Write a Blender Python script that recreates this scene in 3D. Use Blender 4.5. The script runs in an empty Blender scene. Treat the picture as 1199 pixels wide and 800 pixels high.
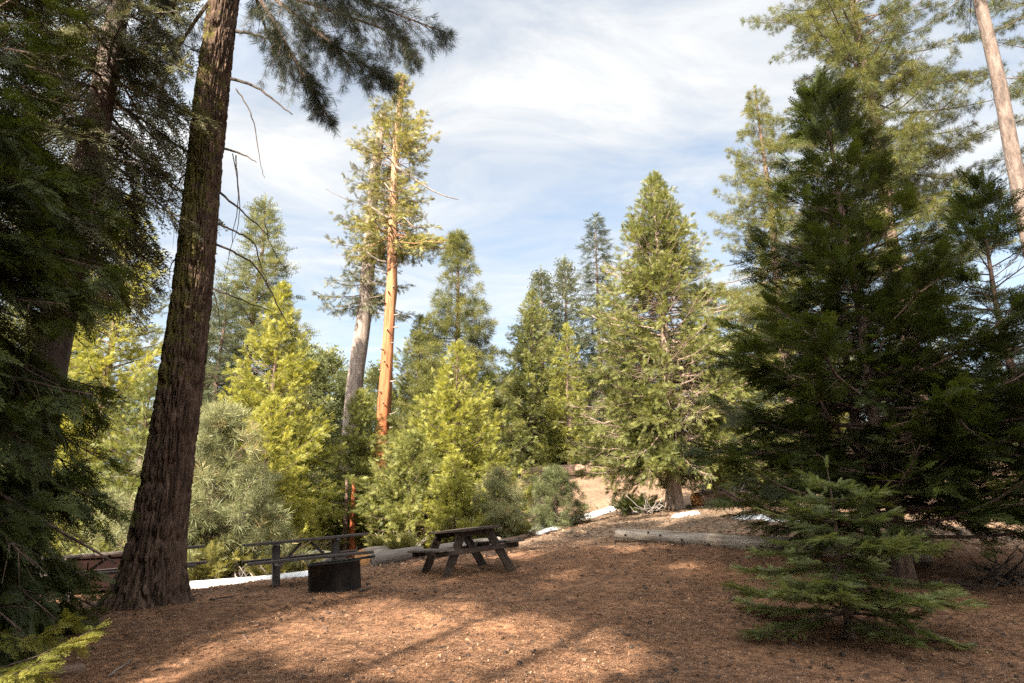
import bpy, math, random
import numpy as np

R = math.radians
rng = np.random.default_rng(7)
random.seed(7)
scene = bpy.context.scene
COL = scene.collection

# ------------------------------------------------------------------ camera geometry
F = 800.0                      # focal length in photo pixels (24 mm on a 36 mm frame)
PITCH = R(15.4)
CAMZ = 1.6
CP, SP = math.cos(PITCH), math.sin(PITCH)

def P(px, py, Y):
    """world point seen at photo pixel (px,py) at forward distance Y"""
    u = (px - 599.5) / F; v = (400 - py) / F
    t = Y / (CP - v * SP)
    return np.array([u * t, Y, CAMZ + t * (SP + v * CP)])

# sun: behind the camera and to its left
SUN_AZ, SUN_EL = R(30), R(36)
SUN = np.array([-math.sin(SUN_AZ) * math.cos(SUN_EL), -math.cos(SUN_AZ) * math.cos(SUN_EL), math.sin(SUN_EL)])

# ------------------------------------------------------------------ vector noise
def _hash(ix, iy, iz, s):
    h = (ix * 374761393 + iy * 668265263 + iz * 2147483647 + s * 1274126177) & 0xFFFFFFFF
    h = ((h ^ (h >> 13)) * 1274126177) & 0xFFFFFFFF
    h = (h ^ (h >> 16)) & 0xFFFFFFFF
    return h / 4294967295.0

def vnoise(p, seed=0):
    p = np.asarray(p, float)
    i = np.floor(p).astype(np.int64); f = p - i
    f = f * f * (3 - 2 * f)
    out = 0
    for dx in (0, 1):
        for dy in (0, 1):
            for dz in (0, 1):
                w = (f[:, 0] if dx else 1 - f[:, 0]) * (f[:, 1] if dy else 1 - f[:, 1]) * (f[:, 2] if dz else 1 - f[:, 2])
                out = out + w * _hash(i[:, 0] + dx, i[:, 1] + dy, i[:, 2] + dz, seed)
    return out

def n2(x, y, s, seed=0):
    return vnoise(np.stack([np.ravel(x) / s, np.ravel(y) / s, np.zeros(np.size(x)) + .37], 1), seed).reshape(np.shape(x))

# ------------------------------------------------------------------ terrain
_ctrl = []
for px, py, Y in [(600, 800, 6.8), (350, 800, 6.9), (900, 800, 6.8), (1199, 800, 6.8), (80, 765, 8.0), (390, 690, 10.7), (170, 708, 10.5),
                  (330, 691, 12.4), (545, 670, 13), (720, 633, 16), (960, 642, 15), (1095, 686, 12), (1003, 747, 8.6),
                  (290, 683, 14.5), (300, 679, 18), (230, 690, 17), (400, 645, 26), (400, 640, 32), (490, 648, 19), (560, 640, 20),
                  (640, 621, 24), (690, 606, 30), (800, 594, 24), (750, 600, 24), (665, 567, 40), (620, 562, 42), (870, 591, 26),
                  (1190, 612, 26), (885, 529, 45), (120, 690, 15), (80, 700, 13), (1190, 690, 11.5), (1140, 676, 12.6)]:
    _ctrl.append(P(px, py, Y))
_ctrl += [np.array(c, float) for c in [(0, 0, 0), (-12, 0, -.3), (12, 0, 0), (0, -15, -.4), (-25, -15, -.8), (25, -15, 0), (-30, 25, -.2), (-30, 60, 2),
          (0, 70, 6.5), (30, 60, 9), (40, 30, 4), (-10, 55, 2.6), (0, 130, 10), (-80, 130, 5), (80, 130, 15), (-90, 20, -1), (90, 20, 5), (-90, -60, -2), (90, -60, 1), (0, -70, -1.5)]]
_c = np.array(_ctrl)

def _tps(r2):
    return .5 * r2 * np.log(r2 + 1e-9)
_n = len(_c)
_A = np.zeros((_n + 3, _n + 3))
_d2 = ((_c[:, None, :2] - _c[None, :, :2]) ** 2).sum(-1)
_A[:_n, :_n] = _tps(_d2) + np.eye(_n) * 1.5
_A[:_n, _n] = 1; _A[:_n, _n + 1:] = _c[:, :2]; _A[_n, :_n] = 1; _A[_n + 1:, :_n] = _c[:, :2].T
_w = np.linalg.solve(_A, np.concatenate([_c[:, 2], [0, 0, 0]]))

def gz(x, y, micro=True):
    x = np.asarray(x, float); y = np.asarray(y, float)
    sh = x.shape; X = x.ravel(); Y = y.ravel()
    z = np.full(X.shape, _w[_n]) + _w[_n + 1] * X + _w[_n + 2] * Y
    for k in range(_n):
        z += _w[k] * _tps((X - _c[k, 0]) ** 2 + (Y - _c[k, 1]) ** 2)
    if micro:
        z += (n2(X, Y, 2.3, 1) - .5) * .10 + (n2(X, Y, .55, 2) - .5) * .075 + (n2(X, Y, .16, 3) - .5) * .05
        far = np.clip((Y - 20) / 20, 0, 1)
        z += (n2(X, Y, 6, 4) - .5) * .5 * far
    return z.reshape(sh)

def g1(x, y):
    return float(gz(np.array([x]), np.array([y]))[0])

# ------------------------------------------------------------------ object helpers
def tag(o, label=None, cat=None, group=None, kind=None):
    if label: o['label'] = label
    if cat: o['category'] = cat
    if group: o['group'] = group
    if kind: o['kind'] = kind
    return o

def empty(name, loc, label, cat, group=None):
    o = bpy.data.objects.new(name, None); COL.objects.link(o)
    o.location = [float(a) for a in loc]; o.empty_display_size = .3
    return tag(o, label, cat, group)

def mesh_obj(name, V, faces, mats, parent=None, smooth=False, tint=None, mi=None):
    """V (n,3); faces (m,4) int array or a list of lists"""
    me = bpy.data.meshes.new(name)
    if isinstance(faces, np.ndarray):
        V = np.asarray(V, np.float32)
        m, k = faces.shape
        me.vertices.add(len(V)); me.vertices.foreach_set('co', V.ravel())
        me.loops.add(m * k); me.loops.foreach_set('vertex_index', faces.astype(np.int32).ravel())
        me.polygons.add(m); me.polygons.foreach_set('loop_start', (np.arange(m) * k).astype(np.int32))
    else:
        me.from_pydata([tuple(map(float, v)) for v in V], [], [list(map(int, f)) for f in faces])
    if not isinstance(mats, (list, tuple)): mats = [mats]
    for m_ in mats: me.materials.append(m_)
    n = len(me.polygons)
    if mi is not None: me.polygons.foreach_set('material_index', np.asarray(mi, np.int32))
    me.polygons.foreach_set('use_smooth', np.full(n, bool(smooth)))
    if tint is not None:
        a = me.attributes.new('tint', 'FLOAT', 'FACE'); a.data.foreach_set('value', np.asarray(tint, np.float32))
    me.update(calc_edges=True); me.validate()
    o = bpy.data.objects.new(name, me); COL.objects.link(o)
    if parent is not None: o.parent = parent
    return o

def unit(v):
    v = np.asarray(v, float)
    return v / (np.linalg.norm(v, axis=-1, keepdims=True) + 1e-9)

class MB:
    """collects boxes, tubes and lathes for one mesh"""
    def __init__(s): s.v = []; s.f = []; s.n = 0
    def add(s, V, Fc):
        s.v.append(np.asarray(V, float)); s.f += [[i + s.n for i in f] for f in Fc]; s.n += len(V); return s
    def beam(s, a, b, w, h, up=(0, 0, 1), bev=.006):
        """rectangular board from a to b, w across and h along up, with chamfered long edges"""
        a = np.asarray(a, float); b = np.asarray(b, float); d = unit(b - a); up = np.asarray(up, float)
        x = unit(np.cross(d, up)); z = unit(np.cross(x, d))
        hw, hh = w / 2, h / 2; c = min(bev, hw * .4, hh * .4)
        sec = [(-hw + c, -hh), (hw - c, -hh), (hw, -hh + c), (hw, hh - c), (hw - c, hh), (-hw + c, hh), (-hw, hh - c), (-hw, -hh + c)]
        V = [p + x * u + z * v for p in (a, b) for u, v in sec]
        Fc = [[i, (i + 1) % 8, 8 + (i + 1) % 8, 8 + i] for i in range(8)] + [list(range(7, -1, -1)), list(range(8, 16))]
        return s.add(V, Fc)
    def tube(s, pts, rad, n=8, cap=True):
        pts = np.asarray(pts, float); m = len(pts)
        rad = np.broadcast_to(np.asarray(rad, float), (m,))
        V, Fc = tube_arrays(pts, rad, n)
        s.add(V, Fc.tolist())
        if cap:
            k = s.n - len(V)
            s.f.append([k + i for i in range(n - 1, -1, -1)]); s.f.append([k + (m - 1) * n + i for i in range(n)])
        return s
    def build(s, name, mat, parent=None, smooth=False):
        return mesh_obj(name, np.concatenate(s.v), s.f, mat, parent, smooth)

def tube_arrays(pts, rad, n):
    m = len(pts)
    T = unit(np.gradient(pts, axis=0))
    ref = np.array([.31, .17, .93]) if abs(T[0][2]) < .9 else np.array([1., .1, 0])
    X = unit(np.cross(T, ref)); Yv = np.cross(T, X)
    a = np.arange(n) / n * 2 * np.pi
    V = pts[:, None] + rad[:, None, None] * (np.cos(a)[None, :, None] * X[:, None] + np.sin(a)[None, :, None] * Yv[:, None])
    i = np.arange(m - 1)[:, None] * n; j = np.arange(n)[None]; jn = (j + 1) % n
    Fc = np.stack(np.broadcast_arrays(i + j, i + jn, i + n + jn, i + n + j), -1).reshape(-1, 4)
    return V.reshape(-1, 3), Fc

# ------------------------------------------------------------------ materials
def new_mat(name):
    m = bpy.data.materials.new(name); m.use_nodes = True
    nt = m.node_tree; nt.nodes.clear()
    return m, nt, nt.nodes, nt.links

def ramp(N, stops):
    r = N.new('ShaderNodeValToRGB'); e = r.color_ramp.elements
    while len(e) < len(stops): e.new(.5)
    for el, (p, c) in zip(e, stops):
        el.position = p; el.color = (*c, 1)
    return r

def leaf_mat(name, stops, trans=.35, rough=.55):
    m, nt, N, L = new_mat(name)
    at = N.new('ShaderNodeAttribute'); at.attribute_name = 'tint'
    oi = N.new('ShaderNodeObjectInfo')
    r = ramp(N, stops)
    L.new(at.outputs['Fac'], r.inputs['Fac'])
    b = N.new('ShaderNodeBsdfPrincipled'); b.inputs['Roughness'].default_value = rough
    b.inputs['Specular IOR Level'].default_value = .35
    t = N.new('ShaderNodeBsdfTranslucent')
    hs = N.new('ShaderNodeHueSaturation'); hs.inputs['Saturation'].default_value = 1.1; hs.inputs['Value'].default_value = 1.25; hs.inputs['Hue'].default_value = .49
    L.new(r.outputs[0], b.inputs['Base Color']); L.new(r.outputs[0], hs.inputs['Color']); L.new(hs.outputs[0], t.inputs['Color'])
    mx = N.new('ShaderNodeMixShader'); mx.inputs[0].default_value = trans
    L.new(b.outputs[0], mx.inputs[1]); L.new(t.outputs[0], mx.inputs[2])
    o = N.new('ShaderNodeOutputMaterial'); L.new(mx.outputs[0], o.inputs[0])
    return m

def noise_node(N, L, vec, scale, detail=6, rough=.6, dist=0):
    n = N.new('ShaderNodeTexNoise'); n.inputs['Scale'].default_value = scale; n.inputs['Detail'].default_value = detail
    n.inputs['Roughness'].default_value = rough; n.inputs['Distortion'].default_value = dist
    L.new(vec, n.inputs['Vector']); return n

def surf_mat(name, stops, scale=(1, 1, 1), nscale=6, detail=8, rough=.85, bump=.4, bdist=.02, rot=None, spec=.25, extra=None, metallic=0):
    """noise-coloured solid in object space"""
    m, nt, N, L = new_mat(name)
    tc = N.new('ShaderNodeTexCoord'); mp = N.new('ShaderNodeMapping'); mp.inputs['Scale'].default_value = scale
    L.new(tc.outputs['Object'], mp.inputs['Vector'])
    n = noise_node(N, L, mp.outputs[0], nscale, detail, .62, .3)
    r = ramp(N, stops); L.new(n.outputs['Fac'], r.inputs['Fac'])
    b = N.new('ShaderNodeBsdfPrincipled'); b.inputs['Roughness'].default_value = rough; b.inputs['Specular IOR Level'].default_value = spec
    b.inputs['Metallic'].default_value = metallic
    col = r.outputs[0]
    if extra: col = extra(N, L, tc, col)
    L.new(col, b.inputs['Base Color'])
    n3 = noise_node(N, L, mp.outputs[0], nscale * 4, 5, .7)
    ad = N.new('ShaderNodeMath'); ad.operation = 'ADD'; L.new(n.outputs['Fac'], ad.inputs[0]); L.new(n3.outputs['Fac'], ad.inputs[1])
    bp = N.new('ShaderNodeBump'); bp.inputs['Strength'].default_value = bump; bp.inputs['Distance'].default_value = bdist
    L.new(ad.outputs[0], bp.inputs['Height']); L.new(bp.outputs[0], b.inputs['Normal'])
    o = N.new('ShaderNodeOutputMaterial'); L.new(b.outputs[0], o.inputs[0])
    return m

M = {}
# foliage: dark .. mid .. bright new growth
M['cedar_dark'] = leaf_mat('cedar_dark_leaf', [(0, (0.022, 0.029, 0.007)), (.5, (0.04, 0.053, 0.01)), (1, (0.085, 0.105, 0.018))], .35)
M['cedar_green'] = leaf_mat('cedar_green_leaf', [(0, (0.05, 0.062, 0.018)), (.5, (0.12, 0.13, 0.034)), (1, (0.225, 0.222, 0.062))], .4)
M['cedar_yellow'] = leaf_mat('cedar_yellow_leaf', [(0, (0.095, 0.105, 0.022)), (.5, (0.215, 0.215, 0.04)), (1, (0.35, 0.33, 0.075))], .45)
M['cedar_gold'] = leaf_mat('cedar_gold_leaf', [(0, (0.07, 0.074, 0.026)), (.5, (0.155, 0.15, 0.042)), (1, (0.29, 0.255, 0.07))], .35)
M['fir_blue'] = leaf_mat('fir_blue_leaf', [(0, (0.042, 0.052, 0.032)), (.5, (0.085, 0.098, 0.056)), (1, (0.15, 0.155, 0.085))], .25)
M['fir_green'] = leaf_mat('fir_green_leaf', [(0, (0.058, 0.068, 0.028)), (.5, (0.125, 0.138, 0.056)), (1, (0.22, 0.215, 0.09))], .3)
M['fir_sapling'] = leaf_mat('fir_sapling_leaf', [(0, (0.06, 0.072, 0.022)), (.5, (0.108, 0.128, 0.034)), (1, (0.19, 0.2, 0.062))], .35)
M['pine_grey'] = leaf_mat('pine_grey_leaf', [(0, (.100, .110, .050)), (.5, (.170, .178, .085)), (.85, (.250, .245, .120)), (1, (.30, .22, .10))], .35)
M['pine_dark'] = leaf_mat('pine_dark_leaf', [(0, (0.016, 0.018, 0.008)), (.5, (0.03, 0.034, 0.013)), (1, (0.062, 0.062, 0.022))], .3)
M['pine_sun'] = leaf_mat('pine_sun_leaf', [(0, (0.036, 0.044, 0.014)), (.5, (0.085, 0.094, 0.025)), (1, (0.175, 0.162, 0.042))], .35)
M['olive'] = leaf_mat('olive_leaf', [(0, (0.05, 0.055, 0.026)), (.5, (0.105, 0.105, 0.048)), (1, (0.21, 0.185, 0.085))], .3)
M['dry'] = leaf_mat('dry_needle', [(0, (.022, .014, .010)), (.27, (.100, .055, .032)), (.62, (.265, .143, .077)), (.88, (.41, .25, .145)), (1, (.46, .37, .28))], .15, .7)

bark_stops = [(.30, (.030, .020, .015)), (.48, (.095, .062, .046)), (.66, (.190, .130, .100)), (.85, (.270, .205, .165))]
M['bark'] = surf_mat('bark', bark_stops, (1, 1, .16), 9, 9, .92, .9, .05)
M['bark_grey'] = surf_mat('grey_bark', [(.3, (.08, .06, .05)), (.5, (.18, .142, .12)), (.75, (.28, .23, .195))], (1, 1, .18), 7, 9, .9, .8, .04)
M['bark_pink'] = surf_mat('pinkish_pine_bark', [(.28, (.036, .026, .021)), (.48, (.095, .070, .057)), (.75, (.175, .138, .115))], (1, 1, .30), 7, 9, .9, .9, .04)
M['bark_light'] = surf_mat('pale_cedar_bark', [(.28, (.08, .052, .040)), (.48, (.22, .155, .12)), (.75, (.36, .275, .22))], (1, 1, .2), 8, 9, .9, .9, .03)
def _seq(N, L, tc, col):
    sx = N.new('ShaderNodeSeparateXYZ'); L.new(tc.outputs['Object'], sx.inputs[0])
    mr = N.new('ShaderNodeMapRange'); mr.inputs['From Min'].default_value = 4; mr.inputs['From Max'].default_value = 20
    L.new(sx.outputs['Z'], mr.inputs['Value'])
    mx = N.new('ShaderNodeMixRGB'); mx.blend_type = 'MULTIPLY'; mx.inputs[0].default_value = 1
    r = ramp(N, [(0, (1.0, .42, .20)), (.5, (1.0, .62, .38)), (1, (.95, .85, .68))]); L.new(mr.outputs[0], r.inputs['Fac'])
    L.new(col, mx.inputs[1]); L.new(r.outputs[0], mx.inputs[2])
    return mx.outputs[0]
M['bark_red'] = surf_mat('red_peeling_bark', [(.3, (.08, .055, .04)), (.5, (.23, .165, .125)), (.75, (.34, .265, .21))], (1, 1, .08), 9, 9, .9, .8, .03, extra=_seq)
def _moss(N, L, tc, col):
    sx = N.new('ShaderNodeSeparateXYZ'); L.new(tc.outputs['Object'], sx.inputs[0])
    n = noise_node(N, L, tc.outputs['Object'], 5.5, 8, .7)
    n2_ = noise_node(N, L, tc.outputs['Object'], .55, 3, .5)
    mx_ = N.new('ShaderNodeMath'); mx_.operation = 'MULTIPLY_ADD'; mx_.inputs[1].default_value = -.80   # -X side
    nn = N.new('ShaderNodeMath'); nn.operation = 'MULTIPLY_ADD'; nn.inputs[1].default_value = 2.2; nn.inputs[2].default_value = -.64; L.new(n.outputs['Fac'], nn.inputs[0])
    L.new(sx.outputs['X'], mx_.inputs[0]); L.new(nn.outputs[0], mx_.inputs[2])
    zz = N.new('ShaderNodeMapRange'); zz.inputs['From Min'].default_value = 1.2; zz.inputs['From Max'].default_value = 4.5
    zz.inputs['To Min'].default_value = -.42; zz.inputs['To Max'].default_value = 0; L.new(sx.outputs['Z'], zz.inputs['Value'])
    z2 = N.new('ShaderNodeMapRange'); z2.inputs['From Min'].default_value = 7.5; z2.inputs['From Max'].default_value = 9.5
    z2.inputs['To Min'].default_value = 0; z2.inputs['To Max'].default_value = -.25; L.new(sx.outputs['Z'], z2.inputs['Value'])
    s = N.new('ShaderNodeMath'); s.operation = 'ADD'; L.new(mx_.outputs[0], s.inputs[0]); L.new(zz.outputs[0], s.inputs[1])
    s1 = N.new('ShaderNodeMath'); s1.operation = 'ADD'; L.new(s.outputs[0], s1.inputs[0]); L.new(z2.outputs[0], s1.inputs[1])
    s2 = N.new('ShaderNodeMath'); s2.operation = 'MULTIPLY_ADD'; s2.inputs[1].default_value = .5; L.new(n2_.outputs['Fac'], s2.inputs[0]); L.new(s1.outputs[0], s2.inputs[2])
    r = ramp(N, [(.53, (0, 0, 0)), (.80, (1, 1, 1))]); L.new(s2.outputs[0], r.inputs['Fac'])
    nm = noise_node(N, L, tc.outputs['Object'], 22, 4, .6)
    mc = ramp(N, [(.3, (.040, .036, .010)), (.6, (.11, .095, .022)), (.8, (.20, .165, .045))]); L.new(nm.outputs['Fac'], mc.inputs['Fac'])
    mx = N.new('ShaderNodeMixRGB'); L.new(r.outputs[0], mx.inputs[0]); L.new(col, mx.inputs[1]); L.new(mc.outputs[0], mx.inputs[2])
    return mx.outputs[0]
M['bark_moss'] = surf_mat('mossy_furrowed_bark', [(.30, (.016, .0095, .0065)), (.48, (.070, .042, .028)), (.66, (.135, .086, .060)), (.85, (.21, .15, .11))], (1, 1, .22), 11, 9, .95, 1.0, .03, extra=_moss)
M['wood_old'] = surf_mat('old_brown_timber', [(.3, (.018, .012, .009)), (.55, (.045, .031, .023)), (.8, (.10, .078, .064))], (1.2, 14, 14), 3.0, 8, .8, .5, .006)
M['wood_grey'] = surf_mat('weathered_grey_timber', [(.3, (.030, .023, .019)), (.55, (.068, .054, .046)), (.8, (.14, .118, .104))], (1.2, 14, 14), 3.0, 8, .8, .5, .006)
M['steel_brown'] = surf_mat('brown_painted_steel', [(.3, (.045, .036, .034)), (.6, (.070, .058, .054)), (.8, (.11, .09, .08))], (1, 1, 1), 9, 6, .5, .1, .004)
M['steel_black'] = surf_mat('sooty_steel', [(.35, (.009, .008, .008)), (.55, (.020, .017, .015)), (.75, (.06, .040, .028))], (1, 1, .6), 5, 7, .7, .15, .004, metallic=.3)
M['locker_red'] = surf_mat('dull_red_brown_paint', [(.3, (.0085, .0042, .0036)), (.6, (.012, .006, .005)), (.85, (.024, .013, .011))], (1, 1, 1), 3, 6, .95, .1, .004, spec=.03)
M['log_pale'] = surf_mat('barkless_log_wood', [(.34, (.045, .033, .024)), (.46, (.17, .135, .103)), (.62, (.29, .245, .20)), (.8, (.40, .355, .30))], (.35, 3, 3), 2.6, 9, .9, .7, .02)
M['log_grey'] = surf_mat('grey_log_wood', [(.28, (.07, .058, .048)), (.5, (.14, .118, .098)), (.8, (.21, .18, .15))], (.4, 4, 4), 3, 9, .9, .6, .015)
M['log_brown'] = surf_mat('brown_log_bark', [(.28, (.05, .032, .022)), (.5, (.16, .10, .07)), (.8, (.30, .21, .155))], (.4, 4, 4), 3, 9, .95, .9, .03)
def _rings(N, L, tc, col):
    w = N.new('ShaderNodeTexWave'); w.wave_type = 'RINGS'; w.rings_direction = 'X'; w.inputs['Scale'].default_value = 14; w.inputs['Distortion'].default_value = 2
    L.new(tc.outputs['Object'], w.inputs['Vector'])
    mx = N.new('ShaderNodeMixRGB'); mx.blend_type = 'MULTIPLY'; mx.inputs[0].default_value = .35
    L.new(col, mx.inputs[1]); L.new(w.outputs['Color'], mx.inputs[2]); return mx.outputs[0]
M['cut'] = surf_mat('fresh_cut_wood', [(.3, (.34, .15, .055)), (.6, (.52, .27, .11)), (.85, (.62, .38, .19))], (1, 1, 1), 5, 6, .85, .2, .004, extra=_rings)
M['rock'] = surf_mat('granite', [(.3, (.13, .12, .105)), (.5, (.27, .25, .225)), (.75, (.42, .395, .36))], (1, 1, 1), 5, 10, .9, .6, .02)
M['dead'] = surf_mat('dead_grey_wood', [(.3, (.09, .075, .065)), (.6, (.20, .17, .15)), (.85, (.36, .32, .28))], (1, 1, 1), 8, 6, .9, .4, .01)
M['dead_dark'] = surf_mat('dark_dead_wood', [(.3, (.022, .016, .013)), (.6, (.05, .038, .03)), (.85, (.10, .08, .065))], (1, 1, 1), 8, 6, .9, .4, .01)
M['snow'] = surf_mat('old_snow', [(.30, (.16, .13, .11)), (.45, (.42, .415, .41)), (.7, (.58, .59, .61))], (1, 1, 1), 3.5, 9, .7, .35, .03)

# ground
def ground_mat():
    m, nt, N, L = new_mat('forest_floor')
    tc = N.new('ShaderNodeTexCoord'); v = tc.outputs['Object']
    a = noise_node(N, L, v, .55, 5, .6); b_ = noise_node(N, L, v, 7, 9, .72, .4); c = noise_node(N, L, v, 38, 6, .7)
    r1 = ramp(N, [(.30, (.042, .024, .015)), (.44, (.140, .077, .046)), (.56, (.235, .130, .074)), (.72, (.34, .20, .12)), (.86, (.43, .31, .215))])
    L.new(b_.outputs['Fac'], r1.inputs['Fac'])
    r2 = ramp(N, [(.3, (.35, .32, .30)), (.5, (1, 1, 1)), (.72, (1.35, 1.28, 1.2))]); L.new(c.outputs['Fac'], r2.inputs['Fac'])
    mu = N.new('ShaderNodeMixRGB'); mu.blend_type = 'MULTIPLY'; mu.inputs[0].default_value = .85
    L.new(r1.outputs[0], mu.inputs[1]); L.new(r2.outputs[0], mu.inputs[2])
    # bare greyish dirt of the track and the slope beyond the clearing
    r3 = ramp(N, [(.28, (.066, .047, .033)), (.5, (.145, .105, .073)), (.75, (.235, .18, .135))]); L.new(b_.outputs['Fac'], r3.inputs['Fac'])
    mu3 = N.new('ShaderNodeMixRGB'); mu3.blend_type = 'MULTIPLY'; mu3.inputs[0].default_value = .7
    L.new(r3.outputs[0], mu3.inputs[1]); L.new(r2.outputs[0], mu3.inputs[2])
    sx = N.new('ShaderNodeSeparateXYZ'); L.new(v, sx.inputs[0])
    # Y + .35*|..| noise threshold
    m1 = N.new('ShaderNodeMath'); m1.operation = 'MULTIPLY_ADD'; m1.inputs[1].default_value = 5.0
    L.new(a.outputs['Fac'], m1.inputs[0]); L.new(sx.outputs['Y'], m1.inputs[2])
    mr = N.new('ShaderNodeMapRange'); mr.inputs['From Min'].default_value = 17.2; mr.inputs['From Max'].default_value = 20.5
    L.new(m1.outputs[0], mr.inputs['Value'])
    mr2 = N.new('ShaderNodeMapRange'); mr2.inputs['From Min'].default_value = 30; mr2.inputs['From Max'].default_value = 40; mr2.inputs['To Min'].default_value = 1; mr2.inputs['To Max'].default_value = .75
    L.new(m1.outputs[0], mr2.inputs['Value'])
    mm = N.new('ShaderNodeMath'); mm.operation = 'MULTIPLY'; L.new(mr.outputs[0], mm.inputs[0]); L.new(mr2.outputs[0], mm.inputs[1])
    mx = N.new('ShaderNodeMixRGB'); L.new(mm.outputs[0], mx.inputs[0]); L.new(mu.outputs[0], mx.inputs[1]); L.new(mu3.outputs[0], mx.inputs[2])
    big = ramp(N, [(.3, (.62, .62, .63)), (.7, (1.22, 1.16, 1.10))]); L.new(a.outputs['Fac'], big.inputs['Fac'])
    m5 = N.new('ShaderNodeMixRGB'); m5.blend_type = 'MULTIPLY'; m5.inputs[0].default_value = 1; L.new(mx.outputs[0], m5.inputs[1]); L.new(big.outputs[0], m5.inputs[2])
    bs = N.new('ShaderNodeBsdfPrincipled'); bs.inputs['Roughness'].default_value = .95; bs.inputs['Specular IOR Level'].default_value = .1
    L.new(m5.outputs[0], bs.inputs['Base Color'])
    ad = N.new('ShaderNodeMath'); ad.operation = 'MULTIPLY_ADD'; ad.inputs[1].default_value = .35; L.new(c.outputs['Fac'], ad.inputs[0]); L.new(b_.outputs['Fac'], ad.inputs[2])
    bp = N.new('ShaderNodeBump'); bp.inputs['Strength'].default_value = .9; bp.inputs['Distance'].default_value = .05
    L.new(ad.outputs[0], bp.inputs['Height']); L.new(bp.outputs[0], bs.inputs['Normal'])
    o = N.new('ShaderNodeOutputMaterial'); L.new(bs.outputs[0], o.inputs[0])
    return m
M['ground'] = ground_mat()

# ------------------------------------------------------------------ ground mesh
def graded(lo, hi, a, b, d, growth=1.13):
    core = np.arange(a, b + d / 2, d)
    left = []; s = d; x = a
    while x > lo: s *= growth; x -= s; left.append(x)
    right = []; s = d; x = b
    while x < hi: s *= growth; x += s; right.append(x)
    return np.concatenate([left[::-1], core, right])
gx = graded(-260, 260, -8, 9, .075); gy = graded(-160, 420, 5.2, 17.5, .065, 1.07)
GX, GY = np.meshgrid(gx, gy)
GZ = gz(GX, GY)
nx, ny = len(gx), len(gy)
ii = np.arange(ny - 1)[:, None] * nx + np.arange(nx - 1)[None]
gf = np.stack([ii, ii + 1, ii + nx + 1, ii + nx], -1).reshape(-1, 4)
go = mesh_obj('ground', np.stack([GX, GY, GZ], -1).reshape(-1, 3), gf, M['ground'], smooth=True)
tag(go, kind='structure')

# needle and chip litter on the forest floor
def litter():
    Vs = []; T = []
    def quads(n, lo, hi, wl, wh, ylo, yhi, tilt, tintf, pw=1.0):
        y = ylo + (yhi - ylo) * rng.random(n) ** pw
        x = (rng.random(n) * 2 - 1) * (y * .80 + .6)
        keep = n2(x, y, .45, 21) * .6 + n2(x, y, 1.7, 22) * .75 + rng.random(n) * .5 > .80
        x, y = x[keep], y[keep]; n = len(x)
        l = lo + (hi - lo) * rng.random(n); w = wl + (wh - wl) * rng.random(n)
        a = rng.random(n) * np.pi * 2; ti = (rng.random(n) - .5) * 2 * tilt
        z = gz(x, y) + .004 + rng.random(n) * .014 + np.abs(np.sin(ti)) * l * .5
        d = np.stack([np.cos(a) * np.cos(ti), np.sin(a) * np.cos(ti), np.sin(ti)], 1)
        s = np.stack([-np.sin(a), np.cos(a), (rng.random(n) - .5) * tilt * 2], 1)
        c = np.stack([x, y, z], 1)
        dl = d * l[:, None] / 2; sw = s * w[:, None] / 2
        Vs.append(np.stack([c - dl - sw, c + dl - sw * .6, c + dl + sw * .6, c - dl + sw], 1).reshape(-1, 3)); T.append(tintf(n))
    quads(230000, .07, .19, .0025, .0045, 5.0, 15.5, .12, lambda n: .18 + .62 * rng.random(n) ** 1.2, 1.15)
    quads(120000, .009, .032, .005, .014, 5.0, 17.0, .6, lambda n: np.where(rng.random(n) < .05, .92 * np.ones(n), rng.random(n) * .7), 1.0)
    quads(5000, .03, .09, .015, .035, 5.0, 17.5, .35, lambda n: rng.random(n) * .55, 1.0)
    quads(45000, .03, .12, .02, .05, 15.0, 32.0, .3, lambda n: rng.random(n) * .9, 1.0)
    # small lumps of bark and broken cones: five-sided crumbs
    n = 6000; y = 5.0 + 11 * rng.random(n) ** .9; x = (rng.random(n) * 2 - 1) * (y * .8 + .6)
    kp = n2(x, y, .8, 31) + rng.random(n) * .4 > .72; x, y = x[kp], y[kp]; n = len(x)
    h = rng.uniform(.008, .026, n); a = rng.random(n) * 6.28; z = gz(x, y)
    c8 = []
    for k, (u, v_, t) in enumerate([(-1, -1, 0), (1, -1, 0), (1, 1, 0), (-1, 1, 0), (-.6, -.6, 1), (.6, -.6, 1), (.6, .6, 1), (-.6, .6, 1)]):
        uu = u * h * rng.uniform(.8, 1.9, n); vv = v_ * h * rng.uniform(.6, 1.1, n)
        c8.append(np.stack([x + uu * np.cos(a) - vv * np.sin(a), y + uu * np.sin(a) + vv * np.cos(a), z - .004 + t * h * rng.uniform(.7, 1.5, n)], 1))
    q5 = [(4, 5, 6, 7), (0, 1, 5, 4), (1, 2, 6, 5), (2, 3, 7, 6), (3, 0, 4, 7)]
    Vs.append(np.stack([np.stack([c8[k] for k in f], 1) for f in q5], 1).reshape(-1, 3)); T.append(np.repeat(rng.random(n) ** 1.5 * .6, 5))
    quads(900, .15, .45, .006, .014, 5.0, 15, .1, lambda n: rng.random(n) * .35, 1.0)
    V = np.concatenate(Vs); n = len(V) // 4
    o = mesh_obj('pine_litter', V, np.arange(n * 4).reshape(-1, 4), M['dry'], tint=np.concatenate(T))
    tag(o, 'dry brown pine needles and bark chips covering the clearing floor', 'litter', kind='stuff')
litter()

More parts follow.
